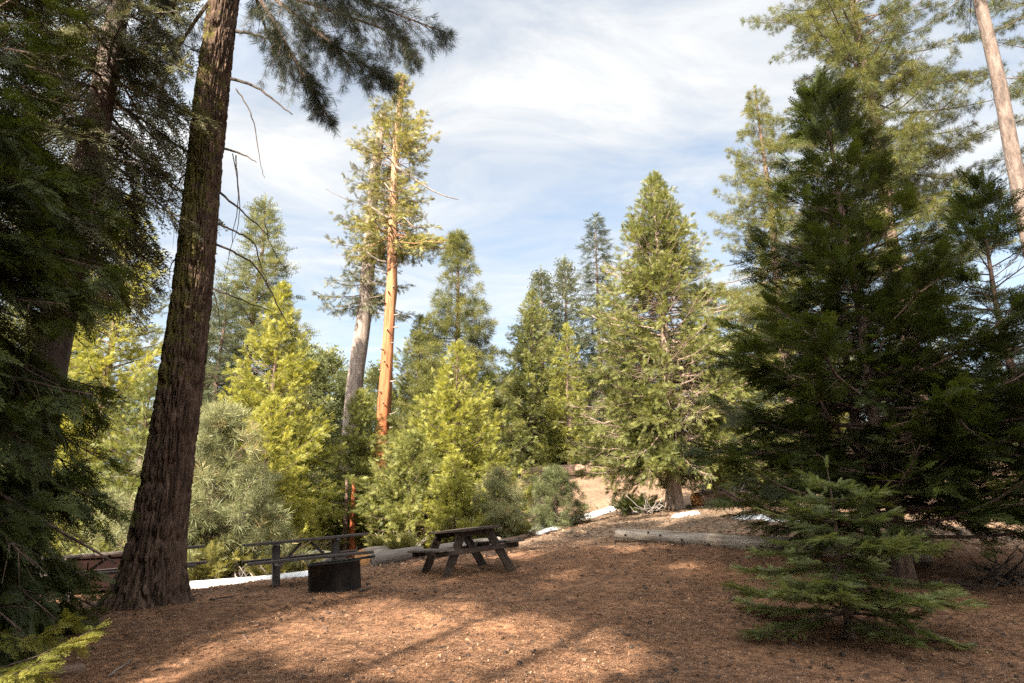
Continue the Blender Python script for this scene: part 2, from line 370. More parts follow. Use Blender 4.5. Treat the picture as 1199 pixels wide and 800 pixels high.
# ------------------------------------------------------------------ foliage templates (unit length along +X, flat in XY)
def kite(p, d, l, w, n=(0, 0, 1)):
    p = np.asarray(p, float); d = unit(np.asarray(d, float)); s = unit(np.cross(n, d))
    return [p, p + d * l * .45 + s * w / 2, p + d * l, p + d * l * .45 - s * w / 2]

def t_cedar(pairs, sub, w, r, ang=36):
    q = [kite((0, 0, 0), (1, 0, -.1), .98, w * .8)]
    for i in range(pairs):
        s = .08 + .84 * i / max(1, pairs - 1)
        for sg in (-1, 1):
            a = R(ang + r.uniform(-10, 10)) * sg
            l = (.46 * (1 - s) ** .8 + .12) * r.uniform(.8, 1.15)
            z = -.12 * s * s
            d = np.array([math.cos(a), math.sin(a), r.uniform(-.30, .12)]); p = np.array([s, 0, z])
            q.append(kite(p, d, l, w))
            if sub:
                for k in (.35, .65):
                    for e in (-1, 1):
                        a2 = a + e * R(34)
                        d2 = np.array([math.cos(a2), math.sin(a2), r.uniform(-.3, .1)])
                        q.append(kite(p + d * l * k, d2, l * (.52 - .28 * k), w * .8))
    return np.array(q)

def t_fir(pairs, w, nl, r, vee=.25):
    q = [kite((0, 0, 0), (1, 0, 0), 1.0, w * .8)]
    for i in range(pairs):
        s = .04 + .94 * i / max(1, pairs - 1)
        for sg in (-1, 1):
            a = R(58 - 20 * s + r.uniform(-8, 8)) * sg
            q.append(kite((s, 0, 0), (math.cos(a), math.sin(a), vee + r.uniform(-.2, .25)), nl * (1.1 - .4 * s) * r.uniform(.85, 1.1), w))
    return np.array(q)

def t_pine(n, w, r, spread=1.0):
    q = []
    for i in range(n):
        s = r.uniform(0, .45)
        th = r.uniform(0, 2 * math.pi); el = r.uniform(.25, 1.05) * spread
        d = np.array([math.cos(el), math.sin(el) * math.cos(th), math.sin(el) * math.sin(th) - .12])
        q.append(kite((s, 0, 0), d, r.uniform(.5, .8), w, (r.uniform(-1, 1), r.uniform(-1, 1), 1)))
    return np.array(q)

rr = random.Random(3)
TPL = {
    'cedar_feather': [t_cedar(7, True, .036, rr, 25) for _ in range(5)],
    'cedar_near': [t_cedar(6, True, .042, rr) for _ in range(4)],
    'cedar_mid': [t_cedar(7, False, .060, rr) for _ in range(4)],
    'cedar_far': [t_cedar(3, False, .14, rr) for _ in range(4)],
    'fir_near': [t_fir(14, .052, .26, rr) for _ in range(4)],
    'fir_mid': [t_fir(5, .085, .36, rr) for _ in range(4)],
    'fir_far': [t_fir(3, .14, .42, rr) for _ in range(4)],
    'pine_near': [t_pine(26, .020, rr) for _ in range(5)],
    'pine_mid': [t_pine(18, .032, rr) for _ in range(5)],
    'pine_far': [t_pine(9, .085, rr) for _ in range(5)],
}

class Crown:
    def __init__(s, seed): s.rng = np.random.default_rng(seed); s.p = []; s.a = []; s.c = []; s.s = []; s.t = []; s.wv = []; s.wf = []; s.wn = 0
    def sprays(s, p, a, c, sc, t): s.p.append(p); s.a.append(a); s.c.append(c); s.s.append(sc); s.t.append(t)
    def wood(s, pts, rad, n=4):
        V, Fc = tube_arrays(np.asarray(pts, float), np.asarray(rad, float), n)
        s.wv.append(V); s.wf.append(Fc + s.wn); s.wn += len(V)
    def bough(s, pts, L, spacing, size, lat=.5, roll=.45, hang=.15, start=.15, r0=.02, tint0=.5, wood=True, wood_lat=False, latang=52, jit=.22, cj=.30):
        """one bough along polyline pts with lateral twigs in a loose plane and a spray every so often on each twig"""
        g = s.rng
        pts = np.asarray(pts, float); m = len(pts)
        if wood: s.wood(pts, np.linspace(r0, r0 * .22, m), 5 if r0 > .03 else 4)
        k = max(2, int(L * (1 - start) / spacing))
        ss = start + (1 - start) * (np.arange(k) + g.random(k) * .8) / k
        ss = np.clip(ss, 0, .999)
        idx = ss * (m - 1); i0 = np.floor(idx).astype(int); fr = (idx - i0)[:, None]
        pos = pts[i0] * (1 - fr) + pts[i0 + 1] * fr
        T = unit(pts[i0 + 1] - pts[i0])
        up = np.array([0, 0, 1.])
        side = unit(np.cross(T, up))
        nor = unit(np.cross(side, T))
        P_, A_, C_, S_, T_ = [], [], [], [], []
        for sg in (-1, 1):
            ang = np.radians(latang + g.normal(0, 11, k)) * (1 - .35 * ss)
            rl = g.normal(0, roll, k)
            sd = unit(side * np.cos(rl)[:, None] * sg + nor * np.sin(rl)[:, None])
            d = unit(T * np.cos(ang)[:, None] + sd * np.sin(ang)[:, None])
            ll = (lat * L * (1 - ss) ** .85 * (.55 + .45 * ss) + size * .55) * (.65 + .6 * g.random(k))
            ns = np.maximum(1, np.ceil(ll / (size * .48))).astype(int)
            for q in range(ns.max()):
                sel = ns > q
                if not sel.any(): break
                f = ((q + .15 + .5 * g.random(sel.sum())) / ns[sel])[:, None]
                pp = pos[sel] + d[sel] * (ll[sel, None] * f)
                pp[:, 2] -= hang * ll[sel] * f[:, 0] ** 2
                n_ = sel.sum()
                for e in ((-1, 1) if q > 0 or size < .2 else (0,)):
                    dd = d[sel] + sd[sel] * 0 + np.cross(nor[sel], d[sel]) * (e * .55) + g.normal(0, jit, (n_, 3))
                    dd[:, 2] -= hang * (.5 + f[:, 0])
                    P_.append(pp); A_.append(unit(dd)); C_.append(nor[sel] + sd[sel] * (np.sin(rl[sel]) * -.6)[:, None] + g.normal(0, cj, (n_, 3)))
                    S_.append(size * (.65 + .6 * g.random(n_)))
                    T_.append(np.clip(tint0 + .22 * (f[:, 0] - .5) + .18 * (ss[sel] - .5) + g.normal(0, .17, n_), 0, 1))
            if wood_lat:
                for q in range(k):
                    if ll[q] > size * .8:
                        e_ = pos[q] + d[q] * ll[q] * .9; e_[2] -= hang * ll[q] * .8
                        s.wood(np.array([pos[q], (pos[q] + e_) / 2 + [0, 0, hang * ll[q] * .15], e_]), np.array([.006, .004, .002]), 3)
        n_ = 3
        P_.append(np.repeat(pts[-1:], n_, 0)); A_.append(unit(T[-1:] + g.normal(0, .25, (n_, 3)))); C_.append(nor[-1:] + g.normal(0, .3, (n_, 3))); S_.append(np.full(n_, size)); T_.append(np.full(n_, min(1, tint0 + .15)))
        s.sprays(np.concatenate(P_), np.concatenate(A_), np.concatenate(C_), np.concatenate(S_), np.concatenate(T_))
    def build(s, name, tpl, leaf, woodm, parent, gap=0, gaps=1.0, carve=None, seed=0, H=None):
        p = np.concatenate(s.p); a = np.concatenate(s.a); c = np.concatenate(s.c); sc = np.concatenate(s.s); t = np.concatenate(s.t)
        keep = np.ones(len(p), bool)
        if gap: keep &= vnoise(p / gaps, seed) * .75 + vnoise(p / gaps * 2.3, seed + 1) * .25 > gap * (1 if H is None else np.clip((1 - p[:, 2] / H) / .22, 0, 1))
        if carve is not None: keep &= carve(p)
        p, a, c, sc, t = p[keep], a[keep], c[keep], sc[keep], t[keep]
        b = unit(np.cross(c, a)); c = np.cross(a, b)
        tp = TPL[tpl]; which = s.rng.integers(0, len(tp), len(p))
        Vs = []; Ts = []
        for w in range(len(tp)):
            k = which == w
            if not k.any(): continue
            q = tp[w].reshape(-1, 3)
            V = p[k, None] + sc[k, None, None] * (q[None, :, 0, None] * a[k, None] + q[None, :, 1, None] * b[k, None] + q[None, :, 2, None] * c[k, None])
            Vs.append(V.reshape(-1, 3).astype(np.float32)); Ts.append(np.repeat(t[k], len(tp[w])))
        V = np.concatenate(Vs); nq = len(V) // 4
        Fc = np.arange(nq * 4).reshape(-1, 4); T = np.concatenate(Ts); mi = np.zeros(nq, int)
        if s.wv:
            wv = np.concatenate(s.wv); wf = np.concatenate(s.wf)
            Fc = np.concatenate([Fc, wf + len(V)]); V = np.concatenate([V, wv]); T = np.concatenate([T, np.full(len(wf), .5)]); mi = np.concatenate([mi, np.ones(len(wf), int)])
        return mesh_obj(name, V, Fc, [leaf, woodm], parent, tint=T, mi=mi)

STAT = {}
def trunk_mesh(H, r0, seed, lean=(0, 0), flare=.35, n=20, taper=.9, rough=.06, step=.25, stop=1.0, flh=.6):
    g = np.random.default_rng(seed)
    m = max(8, int(H * stop / step)); z = np.linspace(-.4, H * stop, m); t = np.clip(z / H, 0, 1)
    rad = r0 * (1 - taper * t) * (1 + flare * np.exp(-np.clip(z, 0, None) / flh) + flare * .8 * np.exp(-np.clip(z, -.4, None) / (flh * .3)) * .5)
    wob = np.stack([np.interp(z, np.linspace(0, H, 7), np.r_[0, g.normal(0, .012 * H, 6) * .25]), np.interp(z, np.linspace(0, H, 7), np.r_[0, g.normal(0, .012 * H, 6) * .25])], 1)
    cx = lean[0] * z + wob[:, 0]; cy = lean[1] * z + wob[:, 1]
    a = np.arange(n) / n * 2 * np.pi
    X = np.cos(a)[None] * np.ones(m)[:, None]; Yv = np.sin(a)[None] * np.ones(m)[:, None]
    pp = np.stack([X * 3.2 + seed, Yv * 3.2, np.broadcast_to(z[:, None] * .8, X.shape)], -1).reshape(-1, 3)
    d = (vnoise(pp, seed) - .5) * 2 * rough + (vnoise(pp * [3, 3, 1.5], seed + 5) - .5) * rough
    ra = rad[:, None] * (1 + d.reshape(X.shape))
    V = np.stack([cx[:, None] + X * ra, cy[:, None] + Yv * ra, np.broadcast_to(z[:, None], X.shape)], -1).reshape(-1, 3)
    i = np.arange(m - 1)[:, None] * n; j = np.arange(n)[None]; jn = (j + 1) % n
    Fc = np.stack(np.broadcast_arrays(i + j, i + jn, i + n + jn, i + n + j), -1).reshape(-1, 4)
    cen = lambda zz: np.array([np.interp(zz, z, cx), np.interp(zz, z, cy), zz])
    return V, Fc, cen

PROFILES = {
    'flame': lambda t: np.clip(1.12 * (1 - t) ** .72 * (.55 + .45 * min(1, t / .16)), .03, None),
    'cone': lambda t: np.clip((1 - t) ** .9 * (.70 + .30 * min(1, t / .12)), .03, None),
    'spire': lambda t: np.clip((1 - t) ** .62 * .9, .05, None),
    'broad': lambda t: np.clip(1.05 * (1 - t ** 2.4) * (.6 + .4 * min(1, t / .3)), .06, None),
    'open': lambda t: np.clip((1 - t) ** 1.08 * (.72 + .28 * min(1, t / .12)), .02, None),
    'taper': lambda t: np.clip((1 - t) ** .85 * (.72 + .28 * min(1, t / .15)), .03, None),
    'bush': lambda t: np.clip(1.05 * math.sqrt(max(0, 1 - t ** 2)) * (.75 + .25 * min(1, t / .2)), .1, None),
    'ragged': lambda t: np.clip((.62 + .38 * math.sin(t * 21) * math.sin(t * 8.3 + 1)) * (1.02 - t ** 3) * 1.1, .08, None),
}

def tree(name, label, X, Y, H, Rr, leaf, tpl, profile='cone', nb=160, base=.06, el=(-8, 45), curv=0, spacing=.22, size=.4, lat=.42, roll=.4, hang=.15, gap=.30, gaps=1.1,
         bark='bark', r0=None, lean=(0, 0), seed=1, group=None, cat='tree', wood_lat=False, tint=.5, latang=52, carve=None, rvar=.35, trunk_kw=None, sink=0, whorl=False, start=.12, zg=None, jit=.22, cj=.30):
    z0 = (g1(X, Y) if zg is None else zg) - sink
    e = empty(name, (X, Y, z0), label, cat, group)
    g = np.random.default_rng(seed)
    r0 = r0 or H * .017
    kw = dict(flare=.3, n=14); kw.update(trunk_kw or {})
    V, Fc, cen = trunk_mesh(H * .985, r0, seed, lean, **kw)
    mesh_obj('trunk', V, Fc, M[bark], e, smooth=True)
    cr = Crown(seed + 100)
    prof = PROFILES[profile]
    nlev = max(4, int(nb / 5))
    for i in range(nb):
        if whorl: t = base + (1 - base) * ((i // 5) + .5 + g.normal(0, .10)) / (nb // 5 + .5)
        else: t = base + (1 - base) * (i + g.random()) / nb
        t = min(max(t, base * .7), .992)
        # more branches low where they are long
        t = base + (1 - base) * ((t - base) / (1 - base)) ** 1.12 if t > base else t
        tc = (t - base) / (1 - base)
        az = i * 2.39996 + g.normal(0, .35)
        L = Rr * float(prof(max(0, tc))) * (1 - rvar / 2 + rvar * g.random() * 1.3) + .12
        e0 = R(el[0] + (el[1] - el[0]) * tc ** 1.6 + g.normal(0, 7))
        h = np.array([math.cos(az), math.sin(az), 0])
        m = 6; pt = cen(t * H * .98); pts = [pt]
        for q in range(1, m):
            ee = e0 + R(curv) * (q / (m - 1)) ** 1.3 - R(10) * math.sin(q / (m - 1) * 3.1)
            pt = pt + (h * math.cos(ee) + np.array([0, 0, math.sin(ee)])) * L / (m - 1)
            h = unit(h + np.array([-h[1], h[0], 0]) * g.normal(0, .06))
            pts.append(pt)
        cr.bough(pts, L, spacing, size, lat, roll, hang, start, max(.006, min(.05, L * .012 + .004)), tint + g.normal(0, .10), True, wood_lat, latang, jit, cj)
    # leader
    top = cen(H * .985)
    cr.sprays(np.array([top] * 4), unit(np.array([[.1, 0, 1], [-.2, .2, 1], [0, -.3, 1], [.2, .2, 1.]])), g.normal(0, 1, (4, 3)), np.full(4, size * .9), np.full(4, tint + .1))
    c = cr.build('crown', tpl, M[leaf], M[bark], e, gap, gaps, (lambda p: carve(p + [X, Y, z0])) if carve else None, seed, H)
    STAT[name + str(seed)] = len(c.data.polygons)
    return e

def tree_px(name, label, ax, ay, Y, Rr, *a, **k):
    """apex seen at photo pixel (ax,ay)"""
    p = P(ax, ay, Y); z0 = g1(p[0], Y) - k.get('sink', 0)
    return tree(name, label, float(p[0]), Y, float(p[2] - z0), Rr, *a, **k)

def copy_tree(o, loc, rz, s, label, group=None):
    c = o.copy(); COL.objects.link(c); c.location = loc; c.rotation_euler = (0, 0, rz); c.scale = (s, s, s)
    c['label'] = label
    if group: c['group'] = group
    for ch in o.children:
        d = ch.copy(); COL.objects.link(d); d.parent = c
    return c

exec_parts = True
# ================================================================== TREES
# ---- foreground left cedar
def beam_cut(beams):
    def f(p):
        k = np.ones(len(p), bool)
        for q, rad in beams:
            d = p - np.asarray(q, float); al = d @ SUN
            dist = np.linalg.norm(d - al[:, None] * SUN, axis=1)
            k &= ~((al > 1.0) & (dist < rad * (.85 + .3 * vnoise(p * 1.3, 5))))
        return k
    return f
def gp(px, py, Y):
    p = P(px, py, Y); p[2] = g1(p[0], p[1]); return p
BEAMS = [(gp(340, 730, 8.7), 0.98), (gp(400, 720, 9.0), 1.07), (gp(460, 735, 8.7), 1.16), (gp(530, 745, 8.2), 1.16), (gp(600, 765, 7.9), 1.07), (gp(670, 775, 7.5), 0.98), (gp(640, 795, 7.0), 0.80), (gp(560, 775, 7.6), 0.62),
         (gp(800, 663, 13), .4), (gp(400, 700, 10.2), .3), (gp(580, 655, 14.5), .8), (gp(1130, 720, 10), .3), (gp(700, 650, 15), .35),
         (P(60, 770, 6.3), .55), (P(20, 790, 6.3), .4), (P(235, 290, 10.1), .5), (P(222, 350, 10.1), .35), (P(250, 160, 10.2), .3), (gp(930, 760, 8.5), .3)]
CUT = beam_cut(BEAMS)

pl = P(-188, 700, 7.6)
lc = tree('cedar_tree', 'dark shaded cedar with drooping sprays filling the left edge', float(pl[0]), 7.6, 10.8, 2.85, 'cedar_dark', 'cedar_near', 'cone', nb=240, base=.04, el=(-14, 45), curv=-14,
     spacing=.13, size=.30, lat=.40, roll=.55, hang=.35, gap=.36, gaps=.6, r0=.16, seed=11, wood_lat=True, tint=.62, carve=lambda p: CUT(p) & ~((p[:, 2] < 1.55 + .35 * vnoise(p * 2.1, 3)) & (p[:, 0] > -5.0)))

cr = Crown(911); lo = np.array(lc.location)
for pix, Ys in [([(-60, 790), (-10, 786), (40, 770), (80, 752), (108, 738)], [6.5, 6.5, 6.5, 6.6, 6.7]), ([(-60, 800), (-20, 798), (20, 788), (48, 776)], [6.0, 6.1, 6.2, 6.2]), ([(-60, 740), (0, 742), (40, 748), (76, 727)], [7.0, 7.0, 7.0, 7.0])]:
    q = np.array([P(a_, b_, y_) for (a_, b_), y_ in zip(pix, Ys)]) - lo
    cr.bough(q, 1.2, .10, .15, .18, .35, .35, .2, .010, .45, True, True, 45)
cr.build('bough', 'cedar_near', M['cedar_yellow'], M['bark'], lc)

# ---- second trunk on the left, fir behind
p2 = P(116, 130, 10.0)
tree('fir_tree', 'tall fir with ragged drooping olive boughs behind the left edge cedar', float(p2[0]) - .05, 10.0, 13, 1.9, 'olive', 'fir_mid', 'broad', nb=130, base=.42, el=(-18, 20), curv=-18,
     spacing=.17, size=.25, lat=.42, roll=.4, hang=.45, gap=.36, gaps=.7, r0=.30, bark='bark_pink', seed=12, wood_lat=True, tint=.42, trunk_kw=dict(n=24, taper=.55))

# ---- right dark trees
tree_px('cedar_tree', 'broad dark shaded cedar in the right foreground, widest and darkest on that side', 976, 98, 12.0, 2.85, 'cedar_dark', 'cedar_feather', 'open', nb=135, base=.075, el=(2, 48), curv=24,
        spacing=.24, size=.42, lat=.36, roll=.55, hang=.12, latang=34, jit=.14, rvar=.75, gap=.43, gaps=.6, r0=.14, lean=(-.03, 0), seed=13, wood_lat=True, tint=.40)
tree('cedar_tree', 'slimmer dark cedar just right of the broad shaded cedar', 6.45, 12.7, 7.2, 2.4, 'cedar_dark', 'cedar_feather', 'open', nb=85, base=.20, el=(2, 48), curv=24, latang=36, jit=.16, rvar=.75,
     spacing=.23, size=.42, lat=.36, roll=.55, hang=.15, gap=.40, gaps=.8, r0=.13, seed=14, wood_lat=True, tint=.42)
tree('cedar_tree', 'dark cedar cut off by the right edge, boughs sweeping upward', 9.3, 12.4, 7.4, 2.8, 'cedar_dark', 'cedar_feather', 'open', nb=90, base=.20, el=(4, 50), curv=24, latang=36, jit=.16, rvar=.75,
     spacing=.23, size=.42, lat=.36, roll=.55, hang=.12, gap=.40, gaps=.8, r0=.13, seed=15, wood_lat=True, tint=.38)
# ---- fir sapling right front
tree_px('fir_sapling', 'small young fir with flat layered light green boughs in front of the dark cedar', 972, 545, 8.6, 1.42, 'fir_sapling', 'fir_near', 'cone', nb=45, base=.12, el=(-4, 22), curv=4,
        spacing=.09, size=.16, lat=.34, roll=.07, hang=.08, gap=.20, gaps=.35, r0=.045, lean=(-.02, 0), seed=16, wood_lat=True, tint=.5, whorl=True, latang=48)

# ---- sunlit trees beyond the clearing
def T_(name, label, ax, ay, Y, Rr, leaf, tpl, *a, **k):
    if tpl == 'cedar_mid' and k.get('profile', a[0] if a else '') in ('flame', 'taper'):      # young cedars: small upright sprays in knots
        k['roll'] = 1.0; k['jit'] = .42; k['cj'] = .8; k['size'] = k.get('size', .36) * .55; k['spacing'] = k.get('spacing', .2) * .86
        k['hang'] = k.get('hang', .2) * .4; k['gaps'] = k.get('gaps', 1.1) * .62; k['gap'] = k.get('gap', .3) + .06; k['el'] = k.get('el', (0, 52)); k['curv'] = k.get('curv', 22)
    return tree_px(name, label, ax, ay, Y, Rr, leaf, tpl, *a, **k)
def bare_front(px, py, Y, hw, zlo, zhi, pr=.85):
    c = gp(px, py, Y); rg = np.random.default_rng(8)
    def f(p): return ~((np.abs(p[:, 0] - c[0] + (p[:, 2] - c[2]) * .03) < hw) & (p[:, 1] < c[1]) & (p[:, 2] - c[2] > zlo) & (p[:, 2] - c[2] < zhi) & (rg.random(len(p)) < pr))
    return f
T_('cedar_tree', 'golden yellow cedar showing between the left edge cedar and the mossy trunk', 158, 226, 24, 3.1, 'cedar_yellow', 'cedar_mid', 'flame', nb=190, base=.03, spacing=.24, size=.40, gap=.30, seed=20, tint=.55, hang=.2)
T_('cedar_tree', 'olive green cedar low behind the mossy trunk on its left', 178, 440, 19, 1.9, 'cedar_green', 'cedar_mid', 'flame', nb=130, base=.03, spacing=.2, size=.34, gap=.28, seed=21, tint=.45, hang=.25)
T_('fir_tree', 'blue green fir rising right beside the mossy trunk, tip highest in its clump', 312, 230, 30, 4.1, 'fir_green', 'fir_mid', 'cone', nb=220, base=.05, el=(-6, 40), spacing=.26, size=.42, gap=.27, seed=22, whorl=True, tint=.55, roll=.3)
T_('fir_tree', 'dark blue fir with layered boughs against the right side of the mossy trunk', 268, 330, 24, 2.3, 'fir_blue', 'fir_mid', 'cone', nb=150, base=.05, el=(-4, 35), spacing=.2, size=.34, gap=.22, seed=23, whorl=True, tint=.5, roll=.25)
T_('cedar_tree', 'bright yellow green flame shaped cedar above the steel picnic table', 332, 332, 22, 2.6, 'cedar_yellow', 'cedar_mid', 'taper', nb=240, base=.02, spacing=.2, size=.36, gap=.27, seed=24, tint=.5, hang=.22)
T_('cedar_tree', 'short lime green cedar in front of the flame shaped one', 318, 468, 19, 1.3, 'cedar_yellow', 'cedar_mid', 'flame', nb=130, base=.01, spacing=.17, size=.30, gap=.25, seed=25, tint=.62, hang=.25)
T_('pine_sapling', 'soft grey green young pine beside the foot of the mossy trunk', 258, 492, 16.8, 1.75, 'pine_grey', 'pine_mid', 'flame', nb=90, base=.02, el=(5, 58), curv=25, spacing=.19, size=.36, gap=.42, gaps=.5, rvar=.8, wood_lat=True, seed=26, tint=.5, hang=0, roll=.9)
T_('cedar_tree', 'green cedar standing in front of the pale grey trunk', 424, 460, 25, 1.55, 'cedar_green', 'cedar_mid', 'flame', nb=170, base=.04, spacing=.22, size=.36, gap=.30, seed=27, tint=.58, hang=.22)
T_('cedar_tree', 'yellow green cedar directly right of the orange trunk, tall and loose', 492, 370, 38, 4.0, 'cedar_green', 'cedar_mid', 'taper', nb=260, base=.04, spacing=.24, size=.40, gap=.30, seed=28, tint=.66, hang=.22)
T_('cedar_tree', 'yellow green cedar leaning over the wooden picnic table, left of the dark gap', 536, 402, 25, 2.7, 'cedar_yellow', 'cedar_mid', 'taper', nb=200, base=.03, spacing=.22, size=.38, gap=.29, seed=29, tint=.45, hang=.22)
T_('cedar_tree', 'small bright cedar straight behind the wooden picnic table', 532, 540, 21, .95, 'cedar_yellow', 'cedar_mid', 'flame', nb=90, base=.01, spacing=.17, size=.28, gap=.22, seed=30, tint=.45, hang=.2)
T_('cedar_tree', 'leafy low cedar filling the space under the orange trunk', 482, 512, 22, 1.7, 'cedar_green', 'cedar_mid', 'flame', nb=140, base=.05, spacing=.2, size=.34, gap=.32, seed=31, tint=.66, hang=.25)
T_('pine_tree', 'old gold tinged pine with a pointed tip left of centre', 538, 270, 34, 3.3, 'pine_sun', 'pine_mid', 'cone', nb=200, base=.12, el=(-8, 35), curv=14, spacing=.30, size=.46, gap=.36, gaps=1.5, seed=32, tint=.58, roll=.6)
T_('cedar_tree', 'shaded green cedar in the dark gap behind the twin young pines', 572, 440, 33, 2.4, 'cedar_green', 'cedar_mid', 'flame', nb=140, base=.03, spacing=.3, size=.44, gap=.27, seed=33, tint=.25, hang=.2)
T_('cedar_tree', 'full olive cedar in the middle of the picture with rounded tip', 622, 340, 46, 4.3, 'cedar_green', 'cedar_mid', 'taper', nb=240, base=.05, spacing=.24, size=.42, gap=.29, seed=34, tint=.58, hang=.25)
T_('fir_tree', 'grey green fir with bare side twigs just behind the full olive cedar', 633, 316, 54, 3.6, 'fir_blue', 'fir_far', 'cone', nb=150, base=.08, el=(0, 45), spacing=.34, size=.60, gap=.33, gaps=1.4, seed=35, whorl=True, tint=.55)
T_('fir_tree', 'pale pointed fir left of the thin dark spire', 661, 302, 56, 3.2, 'fir_blue', 'fir_far', 'cone', nb=160, base=.05, el=(0, 45), spacing=.34, size=.56, gap=.30, gaps=1.4, seed=36, whorl=True, tint=.75)
T_('cedar_tree', 'slim yellow cedar at the foot of the pale pointed fir', 663, 378, 44, 1.8, 'cedar_yellow', 'cedar_mid', 'flame', nb=130, base=.05, spacing=.22, size=.36, gap=.28, seed=37, tint=.4, hang=.2)
T_('fir_tree', 'thin dark spire shaped fir left of the large centre right cedar', 696, 249, 48, 2.9, 'fir_blue', 'fir_mid', 'spire', nb=200, base=.05, el=(-14, 30), curv=-8, spacing=.30, size=.42, gap=.36, gaps=1.2, seed=38, tint=.32, hang=.3, r0=.22)
T_('cedar_tree', 'large spreading cedar with bare reddish lower trunk, right of centre', 766, 203, 24, 3.9, 'cedar_green', 'cedar_mid', 'taper', nb=400, base=.125, el=(-12, 55), curv=16, spacing=.21, size=.38, gap=.345, gaps=1.15, seed=39, tint=.5, hang=.22, bark='bark_light', r0=.26, lean=(.0, 0), wood_lat=True, carve=bare_front(798, 593, 24, .40, .3, 7.0, .80))
T_('fir_tree', 'shaded green fir right of the large spreading cedar', 858, 425, 34, 2.6, 'fir_green', 'fir_mid', 'cone', nb=130, base=.04, el=(-6, 40), spacing=.3, size=.46, gap=.28, seed=40, whorl=True, tint=.45)
T_('pine_sapling', 'rusty green young pine behind the right end of the wooden picnic table', 585, 560, 21.5, .85, 'pine_grey', 'pine_mid', 'flame', nb=55, base=.02, el=(5, 55), curv=25, spacing=.17, size=.27, gap=.36, gaps=.4, rvar=.8, seed=41, tint=.62, hang=0, roll=.9)
T_('pine_sapling', 'dark green young pine beside the long snow patch', 650, 556, 24, .9, 'fir_green', 'pine_mid', 'flame', nb=60, base=.02, el=(5, 55), curv=25, spacing=.17, size=.28, gap=.34, gaps=.4, rvar=.8, seed=42, tint=.25, hang=0, roll=.9)

# tall old pines on the right
T_('pine_tree', 'huge long boughed pine towering behind the dark right cedar, top out of frame', 966, -220, 30, 4.6, 'pine_sun', 'pine_mid', 'broad', nb=230, base=.22, el=(-8, 20), curv=14, spacing=.25, size=.36, lat=.26, gap=.38, gaps=1.1, seed=50, tint=.5, roll=.22, whorl=True, jit=.4, bark='bark', r0=.42, rvar=.6)
T_('pine_tree', 'pale green pine with pointed top left of the huge pine', 885, 98, 36, 5.0, 'pine_sun', 'pine_mid', 'cone', nb=210, base=.10, el=(-10, 25), curv=14, spacing=.27, size=.40, lat=.28, gap=.38, gaps=1.2, seed=51, tint=.66, roll=.25, whorl=True, jit=.4, rvar=.6)
T_('pine_tree', 'wide dark boughed pine partly out of frame at the upper right', 1205, -240, 28, 4.6, 'pine_sun', 'pine_mid', 'broad', nb=190, base=.25, el=(-12, 20), curv=16, spacing=.25, size=.36, lat=.26, gap=.38, gaps=1.1, seed=52, tint=.4, roll=.22, whorl=True, jit=.4, r0=.4, rvar=.6)
tp = P(1140, 0, 22.0)
eb = T_('pine_tree', 'tall bare pinkish pine trunk crossing the upper right corner', 1084, -300, 22.0, 3.0, 'pine_sun', 'pine_mid', 'broad', nb=34, base=.62, el=(-25, 20), curv=5, spacing=.24, size=.32, lat=.3, gap=.38, gaps=1.2, seed=53, tint=.3, roll=.5, bark='bark_pink', r0=.33, trunk_kw=dict(n=24, taper=.6))

# tall trunks left of centre
sq = T_('sequoia_tree', 'tall golden topped tree with a bare bright orange trunk', 470, 82, 35, 2.7, 'cedar_gold', 'cedar_mid', 'ragged', nb=190, base=.58, el=(-12, 55), curv=20, spacing=.24, size=.28, lat=.36, gap=.40, gaps=1.1, jit=.45, cj=.8, seed=60, tint=.55, roll=.8, bark='bark_red', r0=.40, carve=bare_front(450, 600, 35, .45, 12, 22), trunk_kw=dict(n=30, rough=.11, step=.15, taper=.62))
T_('sequoia_tree', 'tall pale grey trunk with a sparse dark crown left of the orange one', 432, 128, 37, 2.7, 'olive', 'cedar_mid', 'ragged', nb=85, base=.50, el=(-12, 40), curv=20, spacing=.24, size=.30, lat=.36, gap=.43, gaps=1.2, jit=.45, cj=.8, seed=61, tint=.45, roll=.8, bark='bark_grey', r0=.55, lean=(.035, 0), trunk_kw=dict(n=24, taper=.55))

gs = np.random.default_rng(5)
for k in range(26):                                   # short dead stubs up the orange trunk
    zz = 4 + 14 * k / 26 + gs.random() * .4; an = gs.uniform(-3.0, -.1); dv = np.array([math.cos(an), math.sin(an), gs.uniform(-.1, .4)])
    rr_ = .40 * (1 - .62 * zz / 27) * .92; ln = gs.uniform(.12, .4)
    p0 = np.array([0, 0, zz]) + dv * [rr_, rr_, 0]
    MB().tube([p0, p0 + dv * ln * .6, p0 + dv * ln + [0, 0, .04]], [.05, .035, .018], 6).build('branch_stub', M['dead'], sq, True)
so_ = np.array(sq.location)
for pix, Yl in [([(457, 256), (448, 252), (440, 246), (432, 241), (425, 243)], 34.4), ([(452, 307), (443, 305), (435, 300), (429, 294), (426, 290)], 34.4), ([(466, 260), (473, 255), (480, 262), (488, 268)], 34.4), ([(463, 194), (476, 203), (490, 213), (506, 223), (522, 230), (537, 234)], 34.6), ([(464, 226), (456, 222), (450, 214)], 34.4)]:
    q = np.array([P(a_, b_, Yl) for a_, b_ in pix]) - so_
    MB().tube(q, np.linspace(.075, .018, len(q)), 7).build('limb', M['bark_grey'], sq, True)

